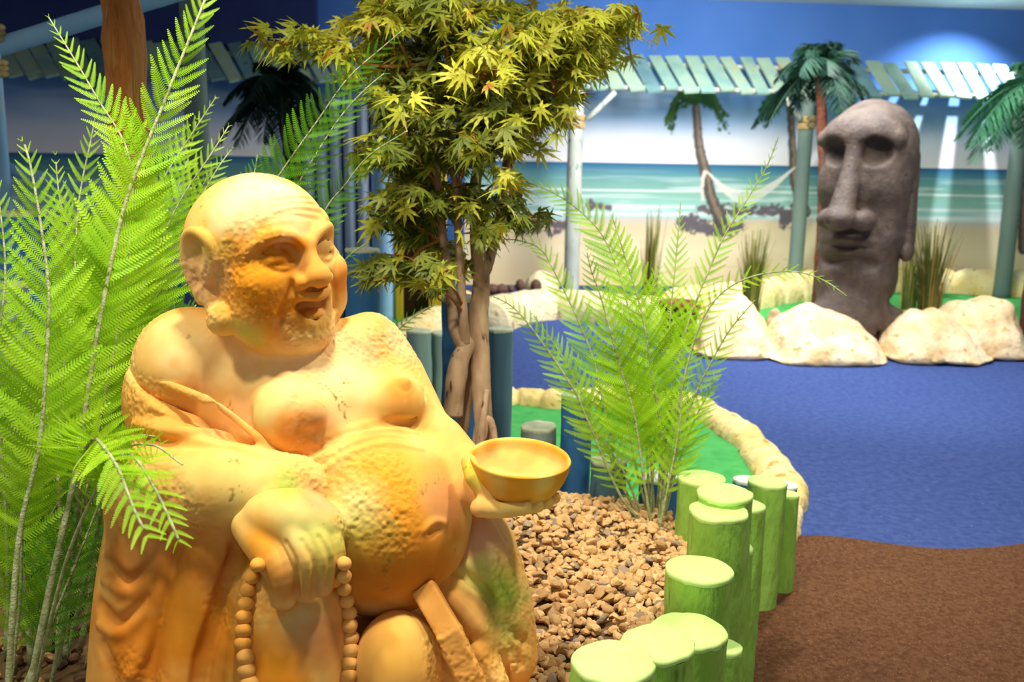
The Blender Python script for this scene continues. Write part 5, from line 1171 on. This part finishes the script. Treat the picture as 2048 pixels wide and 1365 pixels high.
    out = [MB(), MB()]
    for p, dr, dark in leaves:
        d = np.array([g.normal()*.9+np.sign(dr[0])*.35, g.normal()*.6, g.normal()*.35-.35]); d /= np.linalg.norm(d)
        up = np.array([g.normal()*.5, -.45+g.normal()*.5, .8]); y = np.cross(up, d); y /= np.linalg.norm(y)+1e-9; z = np.cross(d, y)
        tv, tf = T[g.integers(4)]; s = g.uniform(.050, .082); bend = tv.copy(); bend[:, 2] -= .25*g.random()*np.abs(bend[:, 1])
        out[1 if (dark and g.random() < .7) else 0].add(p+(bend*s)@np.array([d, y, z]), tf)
    link('foliage', out[0], M['maple_leaf'], root); o = link('foliage', out[1], M['maple_shaded'], root); o['label'] = 'olive leaves inside the crown, coloured darker for its shade'
build_tree()

# --- artificial palms
def palm_tree(name, crown, base, r, n, L, label, mats=('palm', 'palm_trunk'), seed=0, spread=1.0, mids=None):
    g = np.random.default_rng(seed); root = empty(name, (base[0], base[1], base[2]), label, 'palm')
    mb = MB(); tube(mb, [base]+(mids or [(np.array(base)+crown)/2+np.array([.05, 0, 0])])+[crown], [r*1.2, r, r*.9] if not mids else np.linspace(r*1.2, r*.8, 2+len(mids)), 12, 40, wob=.2, seed=seed); link('trunk', mb, M[mats[1]], root)
    for k in range(n):
        az = k*2.399+g.uniform(-.2, .2); el = g.uniform(-.25, 1.35); Lk = L*g.uniform(.75, 1.1)
        h = np.array([math.cos(az), math.sin(az)*.9, 0]); c = []
        for t in np.linspace(0, 1, 12): c.append(np.array(crown)+h*Lk*t*math.cos(el)*spread+np.array([0, 0, Lk*(t*math.sin(el)-t*t*(.55+.35*math.cos(el)))]))
        c = catmull(c, 46); T = np.gradient(c, axis=0); T /= np.linalg.norm(T, axis=1)[:, None]; side = np.cross(T, [0, 0, 1]); side /= np.linalg.norm(side, axis=1)[:, None]+1e-9
        mb = MB()
        for i in range(4, 46):
            x = i/45; ll = Lk*.34*math.sin(math.pi*min(1, .15+x*.85))**.7+.03
            for sd in (-1, 1):
                d = T[i]*.55+side[i]*sd*.8+np.array([0, 0, -.35])+g.normal(size=3)*.1; d /= np.linalg.norm(d); w = np.cross(d, T[i]); w /= np.linalg.norm(w)+1e-9; w = w*.4+T[i]*.6
                a = c[i]; b = a+d*ll*.5+np.array([0, 0, .0]); e = a+d*ll+np.array([0, 0, -.12*ll]); ww = .011
                mb.add([a-w*ww*.5, a+w*ww*.5, b+w*ww, e, b-w*ww], np.array([[0, 1, 2, 3, 4]]))
        tube(mb, c[::5], np.linspace(.008, .003, len(c[::5])), 5, 20); link('frond', mb, M[mats[0]], root)
b = onz(1632, 640, 0); 
palm_tree('palm_tree', W(1640, 132, 8.4), np.array([W(1650, 500, 8.4)[0], W(1650, 400, 8.4)[1], 0]), .05, 26, .55, 'dark artificial palm with a drooping crown behind the stone head', seed=3)
palm_tree('palm_tree', W(2075, 165, 7.6), np.array([W(2085, 500, 7.6)[0], W(2085, 400, 7.6)[1], 0]), .055, 18, .62, 'bright green artificial palm reaching in at the right edge', mats=('palm_light', 'palm_trunk'), seed=5)
palm_tree('palm_tree', W(560, 165, 6.0), np.array([W(600, 500, 6.0)[0], W(600, 400, 6.0)[1], 0]), .05, 22, .40, 'dark artificial palm in shade behind the statue head', seed=8)

# --- reeds
def reeds(name, px, py, D, h, n, spread, label, seed, mat='reed'):
    g = np.random.default_rng(seed); b0 = onz(px, py, 0); b0 = b0*0+np.array([W(px, py, D)[0], W(px, py, D)[1], 0.03]); mb = MB()
    for k in range(n):
        r = g.uniform(0, .07); a = g.uniform(0, 6.28); b = b0+np.array([r*math.cos(a), r*math.sin(a), 0]); H = h*g.uniform(.55, 1.05); out = np.array([math.cos(a), math.sin(a), 0])*spread*g.uniform(.1, 1)*H
        t = np.linspace(0, 1, 8)[:, None]; c = b+out*t**1.8+np.array([0, 0, H])*t; w = np.array([math.cos(a+1.57+g.normal()*.4), math.sin(a+1.57), 0])*.010*(1-t*.85)
        v = np.stack([c-w, c+w], 1).reshape(-1, 3); i = np.arange(7)[:, None]*2; mb.add(v, np.concatenate([i, i+1, i+3, i+2], 1), int(g.random() < .3))
    return tag(link(name, mb, [M[mat], M['reed_tan']]), label, 'reeds')
reeds('reed_clump', 1300, 575, 9.0, .95, 90, .10, 'slim upright clump of green reeds behind the fern, in front of the mural', 1)
reeds('reed_clump', 1502, 610, 8.3, .80, 150, .20, 'tan and green reed clump behind the left boulder', 2)
reeds('reed_clump', 1856, 632, 7.6, .92, 190, .24, 'spiky reed clump growing right of the stone head', 3)
reeds('reed_clump', 1822, 560, 9.2, .60, 90, .12, 'short green reeds behind the ear of the stone head', 4)
